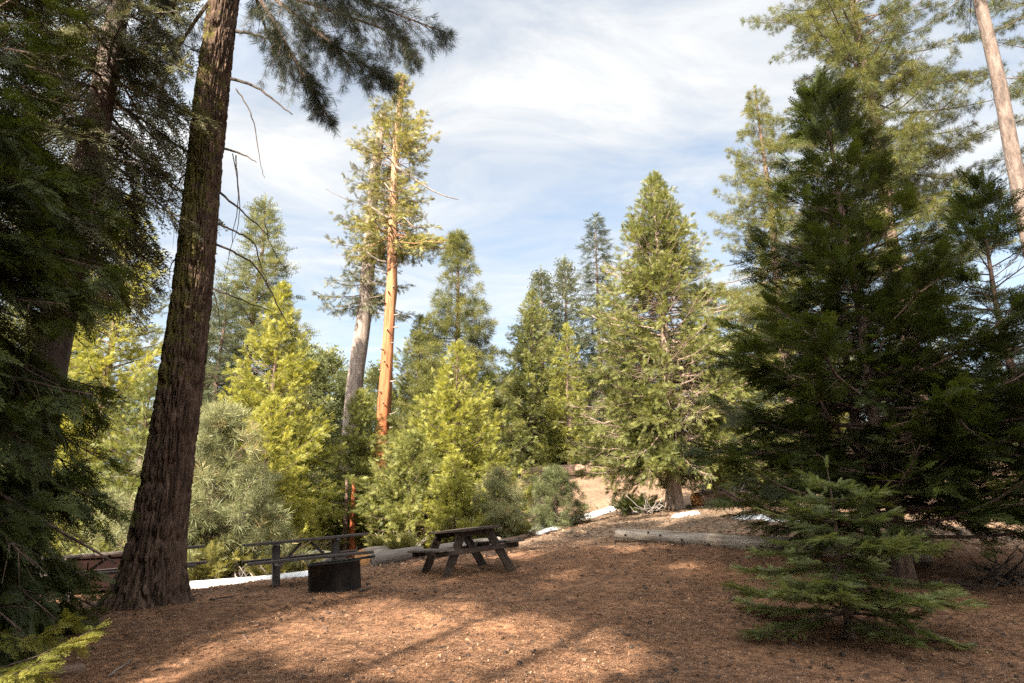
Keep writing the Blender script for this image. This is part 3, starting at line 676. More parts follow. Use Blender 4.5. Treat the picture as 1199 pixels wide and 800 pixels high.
# forest behind
far_spec = [(408, 436, 44, 2.6), (366, 418, 40, 2.6), (384, 412, 55, 2.4), (352, 402, 48, 2.6), (228, 420, 44, 2.8), (444, 430, 50, 3.0), (600, 440, 58, 3.0), (724, 400, 52, 3.2), (830, 440, 50, 3.0), (902, 360, 48, 3.4), (960, 400, 50, 3.2), (1060, 330, 46, 3.4), (1160, 420, 40, 3.2), (1230, 360, 36, 3.0), (90, 330, 34, 3.2), (20, 360, 40, 3.0), (560, 470, 46, 2.6), (500, 450, 52, 2.8), (640, 470, 55, 2.8), (690, 450, 60, 3.0), (780, 470, 60, 3.0)]
proto = None
for i, (ax, ay, Y, Rr) in enumerate(far_spec):
    lb = 'green fir of the background forest, mostly hidden by nearer trees'
    if proto is None:
        proto = T_('fir_tree', lb, ax, ay, Y, Rr, 'fir_green', 'fir_far', 'cone', nb=150, base=.03, el=(-6, 40), spacing=.34, size=.62, gap=.26, gaps=1.4, seed=70, whorl=True, tint=.45, group='background forest firs')
        pH = 0; p_ = P(ax, ay, Y); pH = float(p_[2]) - g1(p_[0], Y)
    else:
        p_ = P(ax, ay, Y); z_ = g1(float(p_[0]), Y)
        copy_tree(proto, (float(p_[0]), Y, z_), i * 1.7, (float(p_[2]) - z_) / pH, lb, 'background forest firs')

# conifers behind the viewpoint: they shade the clearing
blk = [(-16.8, -8, 20), (-14.8, -8.6, 23), (-12.7, -8, 26.5), (-10.6, -8.5, 27), (-8.6, -8, 27), (-6.6, -8.6, 26), (-4.6, -8, 27), (-2.6, -8.7, 27), (-.5, -8, 27), (1.6, -8.6, 26), (3.8, -8.2, 24)]
bp = None
for i, (x, y, h) in enumerate(blk):
    lb = 'tall dense conifer standing behind the viewpoint and shading the clearing'
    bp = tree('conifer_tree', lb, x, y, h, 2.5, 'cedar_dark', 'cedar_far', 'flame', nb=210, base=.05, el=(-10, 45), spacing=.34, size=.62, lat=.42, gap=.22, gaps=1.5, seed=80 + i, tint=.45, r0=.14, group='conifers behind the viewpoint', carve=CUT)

# ---- the hero mossy trunk
hb = gp(172, 706, 10.5)
def hero():
    X, Y, z0 = float(hb[0]), 10.5, float(hb[2]) - .05
    e = empty('pine_tree', (X, Y, z0), 'massive leaning pine trunk with furrowed mossy bark at the left', 'tree')
    top = P(266, 0, 10.5); lean = (float(top[0]) - X) / (float(top[2]) - z0)
    H = 21.0; m = 760; n = 190
    z = np.concatenate([np.linspace(-.4, 12.5, m - 60), np.linspace(12.7, H, 60)])
    r = .345 * (1 - .66 * np.clip(z / 26, 0, 1) ** .9) * (1 + 1.0 * np.exp(-np.clip(z + .1, 0, None) / .55)) + .02
    a = np.arange(n) / n * 2 * np.pi
    Z = np.broadcast_to(z[:, None], (m, n)); A = np.broadcast_to(a[None], (m, n))
    X3, Y3 = np.cos(A), np.sin(A)
    butt = np.exp(-np.clip(Z, 0, None) / .35) * (np.sin(A * 5 + .8) * .10 + np.sin(A * 3 + 2) * .07)
    q = lambda s, zs, k: vnoise(np.stack([X3 * s + 9, Y3 * s + 3, Z * zs], -1).reshape(-1, 3), k).reshape(m, n)
    wob = q(2.5, 1.2, 40)
    qa = vnoise(np.stack([(X3 + (wob - .5) * .25) * 11 + 9, (Y3 + (wob - .5) * .25) * 11, Z * 2.6], -1).reshape(-1, 3), 41).reshape(m, n)
    qb = vnoise(np.stack([(X3 + (wob - .5) * .2) * 22, (Y3 + (wob - .5) * .2) * 22, Z * 7], -1).reshape(-1, 3), 42).reshape(m, n)
    ridge = 1 - np.abs(qa * 2 - 1)      # furrows where the noise crosses its middle
    ridge2 = 1 - np.abs(qb * 2 - 1)
    d = -.085 * np.clip(ridge - .62, 0, 1) / .38 - .028 * np.clip(ridge2 - .6, 0, 1) / .4 + (q(1.6, .6, 43) - .5) * .06 + (q(30, 14, 44) - .5) * .018
    ra = r[:, None] * (1 + butt) + d * (.55 + .45 * r[:, None] / .47)
    cx = lean * z + .05 * np.sin(z * .5); cy = .03 * np.sin(z * .4)
    V = np.stack([cx[:, None] + X3 * ra, cy[:, None] + Y3 * ra, Z], -1).reshape(-1, 3)
    i = np.arange(m - 1)[:, None] * n; j = np.arange(n)[None]; jn = (j + 1) % n
    Fc = np.stack(np.broadcast_arrays(i + j, i + jn, i + n + jn, i + n + j), -1).reshape(-1, 4)
    # shear back so object X runs across the trunk for the moss mask: keep origin offset small by unleaning in the mesh coordinate
    tr = mesh_obj('trunk', V, Fc, M['bark_moss'], e, smooth=True)
    loc = np.array([X, Y, z0])
    # dead branches
    def dead(pix, r0, dy=(0, 0)):
        k = len(pix)
        pts = np.array([P(px, py, 10.5 + dy[0] + (dy[1] - dy[0]) * q_ / (k - 1)) for q_, (px, py) in enumerate(pix)]) - loc
        tt = np.linspace(0, k - 1, 4 * k); pts = np.stack([np.interp(tt, np.arange(k), pts[:, c]) for c in range(3)], 1)
        sm = pts.copy()
        for _ in range(3): sm[1:-1] = (sm[:-2] + sm[1:-1] * 2 + sm[2:]) / 4
        sm[1:-1] += rng.normal(0, .008, sm[1:-1].shape)
        MB().tube(sm, np.linspace(r0, r0 * .3, len(sm)), 6).build('dead_branch', M['dead_dark'], e, True)
    for pix, r0, dy in [([(276, 36), (305, 42), (331, 50)], .035, (0, -.3)), ([(270, 92), (296, 99), (320, 117), (342, 134)], .03, (0, -.4)), ([(276, 104), (291, 125), (299, 152), (303, 187), (310, 208)], .014, (0, -.3)),
                        ([(262, 174), (283, 180), (300, 190)], .022, (0, -.3)), ([(258, 226), (285, 250), (316, 277)], .022, (0, -.4)), ([(310, 262), (316, 285), (330, 310), (338, 325)], .010, (-.3, -.4)),
                        ([(256, 262), (278, 272), (300, 285), (304, 310), (312, 330)], .018, (0, -.4)), ([(252, 286), (275, 295), (300, 312), (318, 342), (330, 370), (346, 394)], .02, (0, -.5)),
                        ([(250, 338), (280, 350), (318, 365)], .018, (0, -.4)), ([(226, 178), (207, 171), (187, 157)], .014, (0, -.3)), ([(222, 199), (205, 217), (194, 238), (189, 270)], .016, (0, -.4)),
                        ([(238, 62), (222, 57), (212, 68), (207, 92)], .014, (-.3, -.6)), ([(272, 180), (281, 230), (270, 285), (262, 330)], .010, (0, -.3)), ([(276, 182), (278, 215), (282, 250), (268, 300)], .012, (0, -.2)),
                        ([(209, 295), (200, 310), (196, 330)], .012, (0, -.3)), ([(248, 340), (256, 365), (258, 390)], .010, (-.3, -.5))]:
        dead(pix, r0, dy)
    # live boughs at the top of the frame
    cr = Crown(77); g = cr.rng
    def bough_px(pix, Ys, size=.21, lat=.38, tint=.4, r0=.045, spacing=.085, hang=.35):
        k = len(pix)
        pts = np.array([P(px, py, Y_) for (px, py), Y_ in zip(pix, Ys)]) - loc
        tt = np.linspace(0, k - 1, 12); pts = np.stack([np.interp(tt, np.arange(k), pts[:, c]) for c in range(3)], 1)
        for _ in range(2): pts[1:-1] = (pts[:-2] + pts[1:-1] * 2 + pts[2:]) / 4
        L = np.linalg.norm(np.diff(pts, axis=0), axis=1).sum()
        cr.bough(pts, L, spacing, size, lat, .75, hang, .22, r0, tint, True, True, 48, .5, .5)
    bough_px([(272, -45), (330, -20), (400, -12), (460, 15), (522, 38)], [10.5, 10.2, 9.8, 9.4, 9.1])
    bough_px([(272, -40), (330, 5), (380, 45), (425, 75), (455, 95)], [10.5, 10.1, 9.8, 9.5, 9.3])
    bough_px([(272, -60), (310, 10), (340, 60), (365, 105), (385, 140)], [10.5, 10.3, 10.0, 9.9, 9.8], lat=.26)
    bough_px([(272, -70), (330, -50), (395, -40), (450, -30), (495, -18)], [10.5, 10.6, 10.6, 10.6, 10.5])
    bough_px([(272, -50), (300, -5), (312, 40), (330, 75)], [10.5, 10.9, 11.2, 11.5], lat=.28)
    bough_px([(272, -30), (350, 0), (410, 20), (470, 40), (488, 75)], [10.5, 10.9, 11.2, 11.3, 11.4], lat=.3)
    bough_px([(262, -30), (220, -10), (185, 15), (165, 50), (150, 80)], [10.5, 10.2, 9.9, 9.6, 9.4], lat=.3)
    bough_px([(262, -60), (200, -40), (150, -20), (110, 10)], [10.5, 10.0, 9.5, 9.0], lat=.3)
    bough_px([(262, -20), (230, 20), (205, 60), (190, 100), (185, 130)], [10.5, 10.9, 11.4, 11.8, 12.0], lat=.28)
    # the rest of the crown above the frame
    for i in range(12):
        t = 13.0 + 6 * i / 12; az = i * 2.4; L = (1.05 - (t - 13) / 14) * 3.2 + .5
        h = np.array([math.cos(az), math.sin(az), 0]); p0 = np.array([lean * t, 0, t])
        pts = np.array([p0 + h * L * s_ + np.array([0, 0, -.15 * L * s_ + .1 * L * s_ * s_]) for s_ in np.linspace(0, 1, 7)])
        cr.bough(pts, L, .32, .36, .32, .7, .2, .3, .04, .4, True, False, 48)
    cr.build('crown', 'pine_near', M['pine_dark'], M['bark'], e, .40, .42)
hero()
print('TREE FACES', sum(STAT.values()), sorted(STAT.items(), key=lambda a: -a[1])[:8])

# ================================================================== PROPS
def frame_obj(name, label, cat, loc, yaw, tilt=(0, 0)):
    """tilt: dz/dx, dz/dy in world axes"""
    e = empty(name, loc, label, cat)
    import mathutils
    xw = unit(np.array([math.cos(yaw), math.sin(yaw), math.cos(yaw) * tilt[0] + math.sin(yaw) * tilt[1]]))
    nw = unit(np.array([-tilt[0], -tilt[1], 1.])); yw = np.cross(nw, xw)
    m = mathutils.Matrix(((xw[0], yw[0], nw[0]), (xw[1], yw[1], nw[1]), (xw[2], yw[2], nw[2])))
    e.rotation_mode = 'QUATERNION'; e.rotation_quaternion = m.to_quaternion()
    return e

def slope(x, y, d=.7):
    return ((g1(x + d, y) - g1(x - d, y)) / (2 * d), (g1(x, y + d) - g1(x, y - d)) / (2 * d))

def planks(mb, L, y0, n, w, z, th, gap, g, jitter=.012):
    for k in range(n):
        y = y0 + (k - (n - 1) / 2) * (w + gap)
        a = -L / 2 + g.uniform(-jitter, jitter); b = L / 2 + g.uniform(-jitter, jitter)
        mb.beam((a, y, z), (b, y, z + g.uniform(-.004, .004)), w, th, (0, 0, 1), .006)

def a_frame_table():
    c = gp(546, 668, 13.0); c[2] -= .02
    e = frame_obj('picnic_table', 'dark old wooden picnic table with slanted plank legs, in the middle of the clearing', 'picnic table', c, math.atan2(-.91, .41), (.115, .02))
    g = random.Random(4); W = M['wood_old']
    mb = MB(); planks(mb, 1.86, 0, 5, .145, .735, .04, .012, g); mb.build('tabletop', W, e)
    for sg in (-1, 1):
        mb = MB(); planks(mb, 1.86, sg * .66, 2, .135, .45, .04, .01, g); mb.build('bench', M['wood_grey'], e)
    for x in (-.62, .62):
        for sg in (-1, 1):
            MB().beam((x, sg * .66, -.12), (x, sg * .23, .713), .045, .15, (0, 1, .4)).build('leg', W, e)
        xi = x - .05 if x < 0 else x + .05
        MB().beam((xi, -.78, .385), (xi, .78, .385), .045, .09).build('crossbeam', W, e)
        MB().beam((x + (.047 if x < 0 else -.047), -.34, .668), (x + (.047 if x < 0 else -.047), .34, .668), .045, .09).build('cleat', W, e)
        MB().beam((x * .88, 0, .40), (x * .18, 0, .70), .07, .04).build('brace', W, e)
a_frame_table()

def steel_table(label, c, yaw, tilt, L, mat, topmat, seed):
    e = frame_obj('picnic_table', label, 'picnic table', c, yaw, tilt)
    g = random.Random(seed)
    mb = MB(); planks(mb, L, 0, 3, .235, .745, .045, .012, g); mb.build('tabletop', topmat, e)
    for sg in (-1, 1):
        mb = MB(); planks(mb, L, sg * .66, 1, .26, .45, .045, 0, g); mb.build('bench', topmat, e)
    px = L * .25
    for x in (-px, px):
        MB().beam((x, 0, -.15), (x, 0, .69), .13, .17, (0, 1, 0), .012).build('post', mat, e)
        MB().beam((x, -.78, .395), (x, .78, .395), .07, .06).build('bench_arm', mat, e)
        MB().beam((x, -.36, .706), (x, .36, .706), .07, .032).build('top_bracket', mat, e)
        MB().beam((x * .72, 0, .42), (x * .06 + (.05 if x > 0 else -.05), 0, .70), .055, .045).build('brace', mat, e)
    return e
c = gp(358, 691, 12.6); c[2] -= .02
steel_table('long brown picnic table on two posts behind the black fire ring', c, R(24), (.085, .02), 2.02, M['steel_brown'], M['wood_grey'], 5)
c = gp(130, 717, 12.3); c[2] -= .02
steel_table('brown picnic table half hidden behind the mossy trunk', c, R(16), (.07, .02), 2.7, M['steel_brown'], M['wood_grey'], 6)

def locker():
    c = gp(108, 708, 13.9)
    e = frame_obj('storage_locker', 'dark red-brown metal storage locker behind the half hidden table', 'storage locker', c, R(10), (.05, 0))
    w, d, h = 1.6, .8, .58
    mb = MB()
    mb.beam((-w / 2, 0, h / 2 + .06), (w / 2, 0, h / 2 + .06), d, h, (0, 0, 1), .012); mb.build('body', M['locker_red'], e)
    mb = MB(); mb.beam((-w / 2 - .03, 0, h + .085), (w / 2 + .03, 0, h + .085), d + .08, .045, (0, 0, 1), .01); mb.build('lid', M['locker_red'], e)
    for sg in (-1, 1):
        mb = MB(); x0 = sg * .02; x1 = sg * (w / 2 - .04)
        mb.beam((min(x0, x1), -d / 2 - .012, h / 2 + .06), (max(x0, x1), -d / 2 - .012, h / 2 + .06), .02, h - .12, (0, 0, 1), .006); dr = mb.build('door', M['locker_red'], e)
        MB().beam((sg * .09, -d / 2 - .04, h * .5), (sg * .09, -d / 2 - .04, h * .66), .025, .025, (0, 1, 0)).build('handle', M['steel_black'], dr)
        for y in (-.3, .3):
            MB().beam((sg * (w / 2 - .1), y, -.1), (sg * (w / 2 - .1), y, .058), .09, .09, (0, 1, 0)).build('foot', M['steel_black'], e)
locker()

def fire_ring():
    c = gp(392, 689, 10.9)
    e = frame_obj('fire_ring', 'black sooty steel fire ring on the needle covered ground', 'fire ring', c, R(20), (.10, .02))
    n = 48; a = np.arange(n) / n * 2 * np.pi; ro, ri, h = .385, .37, .35
    V = []
    for r_, z in ((ro, -.12), (ro, h), (ro + .012, h + .004), (ro + .012, h + .018), (ri, h + .018), (ri, .02), (0.01, .03)):
        V += [(r_ * math.cos(t), r_ * math.sin(t), z) for t in a]
    Fc = []
    for k in range(6):
        for i in range(n): Fc.append([k * n + i, k * n + (i + 1) % n, (k + 1) * n + (i + 1) % n, (k + 1) * n + i])
    mesh_obj('ring_wall', V, Fc, M['steel_black'], e, True)
    mb = MB()
    for k in range(9):
        x = -.32 + .08 * k; y = math.sqrt(.36 ** 2 - x * x)
        mb.tube([(x, -y, h + .035), (x, y, h + .035)], .008, 6)
    mb.tube([(-.36, 0, h + .027), (.52, 0, h + .027)], .011, 6)
    mb.build('grate', M['steel_black'], e)
    mb = MB(); mb.tube([(.40, 0, h + .027), (.62, .02, h + .03)], .018, 8); mb.build('grate_handle', M['steel_black'], e)
fire_ring()

def log(name, label, a, b, ra, rb, mat, seed, cut=True, rough=.06, knots=0, cat='log', sink=.25):
    a = np.asarray(a, float).copy(); b = np.asarray(b, float).copy()
    a[2] += ra * (1 - sink); b[2] += rb * (1 - sink)
    L = np.linalg.norm(b - a); n = 36; m = max(14, int(L / .06)); m = min(m, 160)
    e = empty(name, a, label, cat)
    d = unit(b - a); yaw = math.atan2(d[1], d[0]); pitch = -math.asin(d[2])
    e.rotation_euler = (0, pitch, yaw)
    x = np.linspace(0, L, m); th = np.arange(n) / n * 2 * np.pi
    X = np.broadcast_to(x[:, None], (m, n)); A = np.broadcast_to(th[None], (m, n))
    p3 = lambda s, t: np.stack([X * t, np.cos(A) * s + seed, np.sin(A) * s], -1).reshape(-1, 3)
    dd = (vnoise(p3(1.3, 1.1), seed) - .5) * 2 * rough + (vnoise(p3(6, 1.6), seed + 1) - .5) * rough * .9 + (vnoise(p3(12, 8), seed + 2) - .5) * rough * .4
    r = ra + (rb - ra) * x / L
    bend = .06 * r.mean() * np.sin(x / L * 3.1)
    ends = np.ones(m); ends[0] = .93; ends[-1] = .93
    Ra = r[:, None] * (1 + dd.reshape(m, n)) * ends[:, None]
    V = np.stack([X, np.cos(A) * Ra, np.sin(A) * Ra + bend[:, None]], -1).reshape(-1, 3)
    i = np.arange(m - 1)[:, None] * n; j = np.arange(n)[None]; jn = (j + 1) % n
    Fc = np.stack(np.broadcast_arrays(i + j, i + jn, i + n + jn, i + n + j), -1).reshape(-1, 4)
    mesh_obj('stem', V, Fc, mat, e, True)
    for k, xx in ((0, 0), (m - 1, L)):
        ring = V[k * n:(k + 1) * n]
        cen = ring.mean(0) + [(-.012 if k == 0 else .012), 0, 0]
        VV = np.concatenate([ring, cen + (ring - cen) * .5 + [(-.012 if k == 0 else .012), 0, 0], [cen + [(-.012 if k == 0 else .012), 0, 0]]])
        fs = []
        for q in range(n):
            q2 = (q + 1) % n
            f1 = [q, q2, n + q2, n + q]; f2 = [n + q, n + q2, 2 * n]
            fs += [f1[::-1], f2[::-1]] if k == 0 else [f1, f2]
        mesh_obj('cut_end', VV, fs, cut if not isinstance(cut, bool) else M['cut'], e)
    g = random.Random(seed)
    for k in range(knots):
        xx = L * (.03 + .94 * (k + g.random() * .6) / knots); t_ = math.pi * 1.5 + g.uniform(-.9, .5) + math.pi * 0
        ang = g.uniform(.9, 2.6) - math.pi if False else g.uniform(2.3, 4.0)   # towards the viewer and up
        i_ = min(m - 1, int(xx / L * (m - 1))); rr_ = float(Ra[i_, int(ang / (2 * math.pi) * n) % n])
        dv = np.array([.15, math.cos(ang), math.sin(ang)])
        p0 = np.array([xx, math.cos(ang) * rr_ * .9, math.sin(ang) * rr_ * .9 + bend[i_]])
        MB().tube([p0, p0 + dv * rr_ * .22, p0 + dv * rr_ * .30], [.028, .022, .014], 8).build('knot', M['dead_dark'], e, True)
    return e
log('fallen_log', 'long pale barkless fallen log with dark knots at the edge of the clearing', gp(722, 632, 16), gp(1090, 648, 13.6), .165, .20, M['log_pale'], 3, M['log_pale'], knots=14)
log('fallen_log', 'brown fallen log lying across the slope beyond the snow patch', gp(612, 566, 43), gp(735, 566, 41), .36, .42, M['log_brown'], 5, M['cut'])
log('fallen_log', 'split brown log with an orange cut face beside the large spreading cedar', gp(816, 595, 24.6), gp(880, 592, 26.5), .27, .30, M['log_brown'], 6, M['cut'], rough=.14)
log('fallen_log', 'grey smooth log lying left of the wooden picnic table', gp(438, 655, 15.6), gp(494, 648, 16.2), .165, .155, M['log_grey'], 7, M['log_grey'], rough=.03)
log('fallen_log', 'grey log glimpsed between the legs of the wooden picnic table', gp(512, 652, 16.6), gp(585, 646, 17.4), .15, .14, M['log_grey'], 8, M['log_grey'], rough=.03)
log('sawn_log', 'short tan log with an orange sawn end beside the grey smooth log', gp(424, 655, 16.6), gp(452, 649, 18), .21, .2, M['log_pale'], 9, M['cut'], rough=.08)
log('sawn_log', 'small pale sawn round behind the fire ring', gp(403, 660, 15.4), gp(412, 656, 15.8), .13, .13, M['log_pale'], 10, M['log_pale'], rough=.08)
log('fallen_log', 'half buried old log in the bottom left corner', gp(-20, 792, 6.9), gp(98, 776, 7.3), .07, .06, M['log_brown'], 12, M['log_brown'], rough=.1, sink=.5)
log('fallen_log', 'thin dark fallen log between the snow streaks', gp(588, 634, 20), gp(700, 611, 27), .07, .05, M['log_brown'], 13, M['log_brown'], rough=.1, sink=.5)

def rock(label, c, s, seed):
    g = np.random.default_rng(seed); nu, nv = 40, 22
    u = np.arange(nu) / nu * 2 * np.pi; v = np.linspace(0, np.pi, nv)
    U, Vv = np.meshgrid(u, v)
    d = np.stack([np.cos(U) * np.sin(Vv), np.sin(U) * np.sin(Vv), np.cos(Vv)], -1).reshape(-1, 3)
    r = .75 + .5 * vnoise(d * 1.6 + seed, seed) + .22 * (vnoise(d * 4 + seed, seed + 1) - .5) + .1 * (vnoise(d * 11, seed + 2) - .5)
    V = d * r[:, None] * np.asarray(s)
    i = np.arange(nv - 1)[:, None] * nu; j = np.arange(nu)[None]; jn = (j + 1) % nu
    Fc = np.stack(np.broadcast_arrays(i + j, i + nu + j, i + nu + jn, i + jn), -1).reshape(-1, 4)
    o = mesh_obj('boulder', V, Fc, M['rock'], smooth=True); o.location = [float(t) for t in c]
    tag(o, label, 'boulder'); return o
rock('pale grey boulder behind the steel picnic table', gp(368, 652, 21), (1.0, .7, .42), 3)
rock('low grey boulder under the green cedar by the grey trunk', gp(392, 646, 24), (.6, .5, .35), 4)
rock('small grey stone beside the grey smooth log', gp(432, 648, 19), (.35, .3, .25), 5)
rock('rounded granite stone in the shade of the large spreading cedar', gp(846, 585, 28), (.7, .5, .45), 6)

# snow
def snow(label, pts, wid, seed, th=.05):
    """patch along a polyline of ground points; wid: half widths"""
    pts = np.array(pts, float); wid = np.asarray(wid, float)
    lo = pts[:, :2].min(0) - wid.max() - .4; hi = pts[:, :2].max(0) + wid.max() + .4
    st = max(.05, (hi - lo).max() / 130)
    xs = np.arange(lo[0], hi[0], st); ys = np.arange(lo[1], hi[1], st); X, Y = np.meshgrid(xs, ys)
    best = np.full(X.shape, -9.)
    for (a, b, wa, wb) in zip(pts[:-1], pts[1:], wid[:-1], wid[1:]):
        d = b[:2] - a[:2]; t = np.clip(((X - a[0]) * d[0] + (Y - a[1]) * d[1]) / (d @ d), 0, 1)
        dist = np.hypot(X - a[0] - t * d[0], Y - a[1] - t * d[1]); w = wa + (wb - wa) * t
        best = np.maximum(best, 1 - dist / w)
    w = wid.mean()
    best += (n2(X, Y, w * .9, seed) - .5) * .9 + (n2(X, Y, w * .3, seed + 1) - .5) * .5
    z = gz(X, Y, False) + .02 + th * np.clip(best * 3, -2.5, 1) + (n2(X, Y, .3, seed + 3) - .5) * .02
    gzv = gz(X, Y)
    m, n = X.shape
    Vt = np.stack([X, Y, z], -1).reshape(-1, 3)
    i = np.arange(m - 1)[:, None] * n + np.arange(n - 1)[None]
    Fc = np.stack([i, i + 1, i + n + 1, i + n], -1).reshape(-1, 4)
    keep = (z > gzv - .06).ravel()[Fc].any(1) & (best > -.7).ravel()[Fc].all(1)
    Fc = Fc[keep]; used = np.unique(Fc); remap = np.full(len(Vt), -1); remap[used] = np.arange(len(used))
    Vt = Vt[used]; c = np.array([Vt[:, 0].mean(), Vt[:, 1].mean(), Vt[:, 2].min()])
    o = mesh_obj('snow_patch', Vt - c, remap[Fc], M['snow'], smooth=True); o.location = [float(t) for t in c]
    tag(o, label, 'snow patch')
snow('long bright snow strip between the mossy trunk and the fire ring', [gp(195, 692, 14.6), gp(260, 686, 14.8), (*gp(330, 678, 15)[:2], 0), gp(372, 670, 15.6)], [.35, .5, .45, .3], 31, .09)
snow('largest white snow patch on the slope, below the brown log', [gp(668, 609, 29), gp(695, 605, 30.5), gp(722, 602, 32)], [.35, .6, .4], 32, .05)
snow('snow patch under the dark green young pine', [gp(613, 619, 25), gp(637, 614, 26.5)], [.3, .35], 33, .06)
snow('upper of two thin snow streaks behind the wooden picnic table', [gp(610, 629, 22), gp(627, 625, 23)], [.25, .2], 34, .06)
snow('lower right of two thin snow streaks behind the wooden picnic table', [gp(632, 629, 22), gp(648, 624, 23.5)], [.2, .25], 35, .06)
snow('small snow scrap in front of the large spreading cedar', [gp(795, 608, 21), gp(814, 606, 21.5)], [.16, .12], 36, .05)
snow('snow scrap showing left of the dark right cedar', [gp(870, 606, 20), gp(890, 608, 20)], [.2, .2], 37, .05)
snow('snow behind the boughs of the dark right cedar', [gp(905, 611, 19), gp(940, 611, 19)], [.2, .2], 38, .05)
snow('snow glimpse under the half hidden table at the left', [gp(60, 704, 16), gp(95, 700, 16.5)], [.3, .3], 39, .06)

# shrubs and dead brush
def shrub(label, c, H, Rr, leaf, seed, n=60, tpl='cedar_mid', size=.16, tint=.5):
    e = empty('shrub', c, label, 'shrub'); cr = Crown(seed); g = cr.rng
    st = MB()
    for i in range(n):
        az = g.random() * 6.28; o = np.sqrt(g.random()) * Rr * .5
        p0 = np.array([math.cos(az) * o, math.sin(az) * o, -.02]); le = H * (.5 + .6 * g.random()); out = np.array([math.cos(az), math.sin(az), 0]) * Rr * (.25 + .6 * g.random())
        pts = np.array([p0 + out * s_ ** 1.3 + np.array([0, 0, le * s_]) for s_ in np.linspace(0, 1, 5)])
        cr.bough(pts, le, .09, size, .30, .9, .1, .2, .008, tint, True, False, 45)
    cr.build('foliage', tpl, M[leaf], M['dead'], e, .15, .5, None, seed)
shrub('low yellowing shrub beside the left end of the steel picnic table', gp(240, 684, 16.0), .8, .8, 'cedar_gold', 90, 60)
shrub('low dry golden shrub left of the steel table legs', gp(318, 676, 16.6), .55, .9, 'cedar_gold', 91, 60)
shrub('dark low shrub at the foot of the large spreading cedar', gp(748, 600, 23.5), .5, .7, 'cedar_dark', 92, 70, tint=.6)
shrub('low grass green shrub right of the rusty young pine', gp(600, 628, 21.5), .45, .5, 'cedar_gold', 93, 40)
shrub('yellow low shrub behind the grey smooth log', gp(462, 645, 18.5), .5, .6, 'cedar_gold', 94, 50)
shrub('olive brush low between the two tall trunks', gp(430, 640, 24), 1.0, 1.2, 'cedar_green', 95, 60, size=.22)

def brush(label, c, W, H, n, seed, mat='dead'):
    g = np.random.default_rng(seed); mb = MB()
    for i in range(n):
        a = g.random() * 6.28; L = W * (.3 + .6 * g.random()); p = np.array([g.normal(0, W * .3), g.normal(0, W * .2), g.random() * H * .4])
        d = unit(np.array([math.cos(a), math.sin(a), g.normal(.3, .4)]))
        q = [p + d * L * s_ + np.array([0, 0, H * .25 * s_ * s_]) + g.normal(0, .03 * L, 3) for s_ in np.linspace(0, 1, 5)]
        mb.tube(q, np.linspace(.022, .006, 5), 5)
        for _ in range(2):
            k = g.integers(1, 4); d2 = unit(d + g.normal(0, .6, 3)); mb.tube([q[k], q[k] + d2 * L * .2, q[k] + d2 * L * .38 + [0, 0, .03]], [.012, .008, .004], 4)
    o = mb.build('brush_pile', M[mat], None, True); o.location = [float(t) for t in c]; tag(o, label, 'dead brush')
brush('tangle of pale dead branches left of the large spreading cedar', gp(755, 602, 22.5), .9, .8, 14, 1)
brush('grey heap of dead branches above the split brown log', gp(850, 586, 27), 1.9, 1.0, 40, 2)
brush('dry twigs under the cedars at the right edge', gp(1175, 668, 11.8), .9, .45, 22, 3, 'dead_dark')
brush('pale dead limbs strewn on the sunlit slope left of the large spreading cedar', gp(728, 594, 29), 1.3, .7, 22, 6)
brush('dead twigs under the leafy cedar below the orange trunk', gp(470, 636, 21), 1.0, .7, 22, 4)
brush('dry brush at the foot of the yellow low shrub by the steel table', gp(285, 680, 16), .8, .5, 24, 5)

# snag right of the centre cedar
def snag():
    pb = P(885, 520, 42); x = float(P(864, 404, 42)[0]); z0 = g1(x, 42); zt_ = float(P(864, 404, 42)[2])
    e = empty('dead_snag', (x, 42, z0), 'broken grey dead trunk right of the large spreading cedar', 'dead tree')
    V, Fc, cen = trunk_mesh((zt_ - z0), .24, 5, taper=.35, n=14, flare=.2)
    mesh_obj('trunk', V, Fc, M['bark_grey'], e, True)
    for k, (h, s) in enumerate([(.6, 1), (.72, -1), (.83, 1), (.9, -1)]):
        p0 = cen((zt_ - z0) * h); MB().tube([p0, p0 + [.5 * s, -.1, .1], p0 + [.8 * s, -.15, .05]], [.04, .025, .01], 6).build('dead_branch', M['dead'], e, True)
snag()

# pale limbs of the orange trunked tree and reddish stems below
def stem(label, ax, ay, bx, by, Y, r, mat):
    a = gp(ax, ay, Y); b = P(bx, by, Y)
    e = empty('young_trunk', a, label, 'tree')
    H = float(b[2] - a[2]); V, Fc, cen = trunk_mesh(H, r, int(ax), lean=((b[0] - a[0]) / H, 0), taper=.5, n=12, flare=.2)
    mesh_obj('trunk', V, Fc, M[mat], e, True)
    cr = Crown(int(ax))
    for i in range(12):
        t = .5 + .5 * i / 12; az = i * 2.4; p0 = cen(H * t); h = np.array([math.cos(az), math.sin(az), .1])
        cr.bough(np.array([p0 + h * .8 * s_ for s_ in np.linspace(0, 1, 5)]), .8, .2, .3, .4, .5, .2, .2, .008, .5)
    cr.build('crown', 'cedar_mid', M['cedar_green'], M['bark'], e, .3, .8)
stem('thin red-brown young trunk, left of a close pair', 404, 643, 406, 560, 22.5, .09, 'bark')
stem('orange-brown young trunk, right of a close pair', 413, 641, 414, 560, 22.5, .11, 'bark_red')
stem('short dark young trunk behind the sawn orange log', 492, 640, 494, 570, 22.8, .13, 'bark')
stem('reddish trunk rising behind the long brown log on the slope', 668, 560, 668, 470, 44, .28, 'bark')

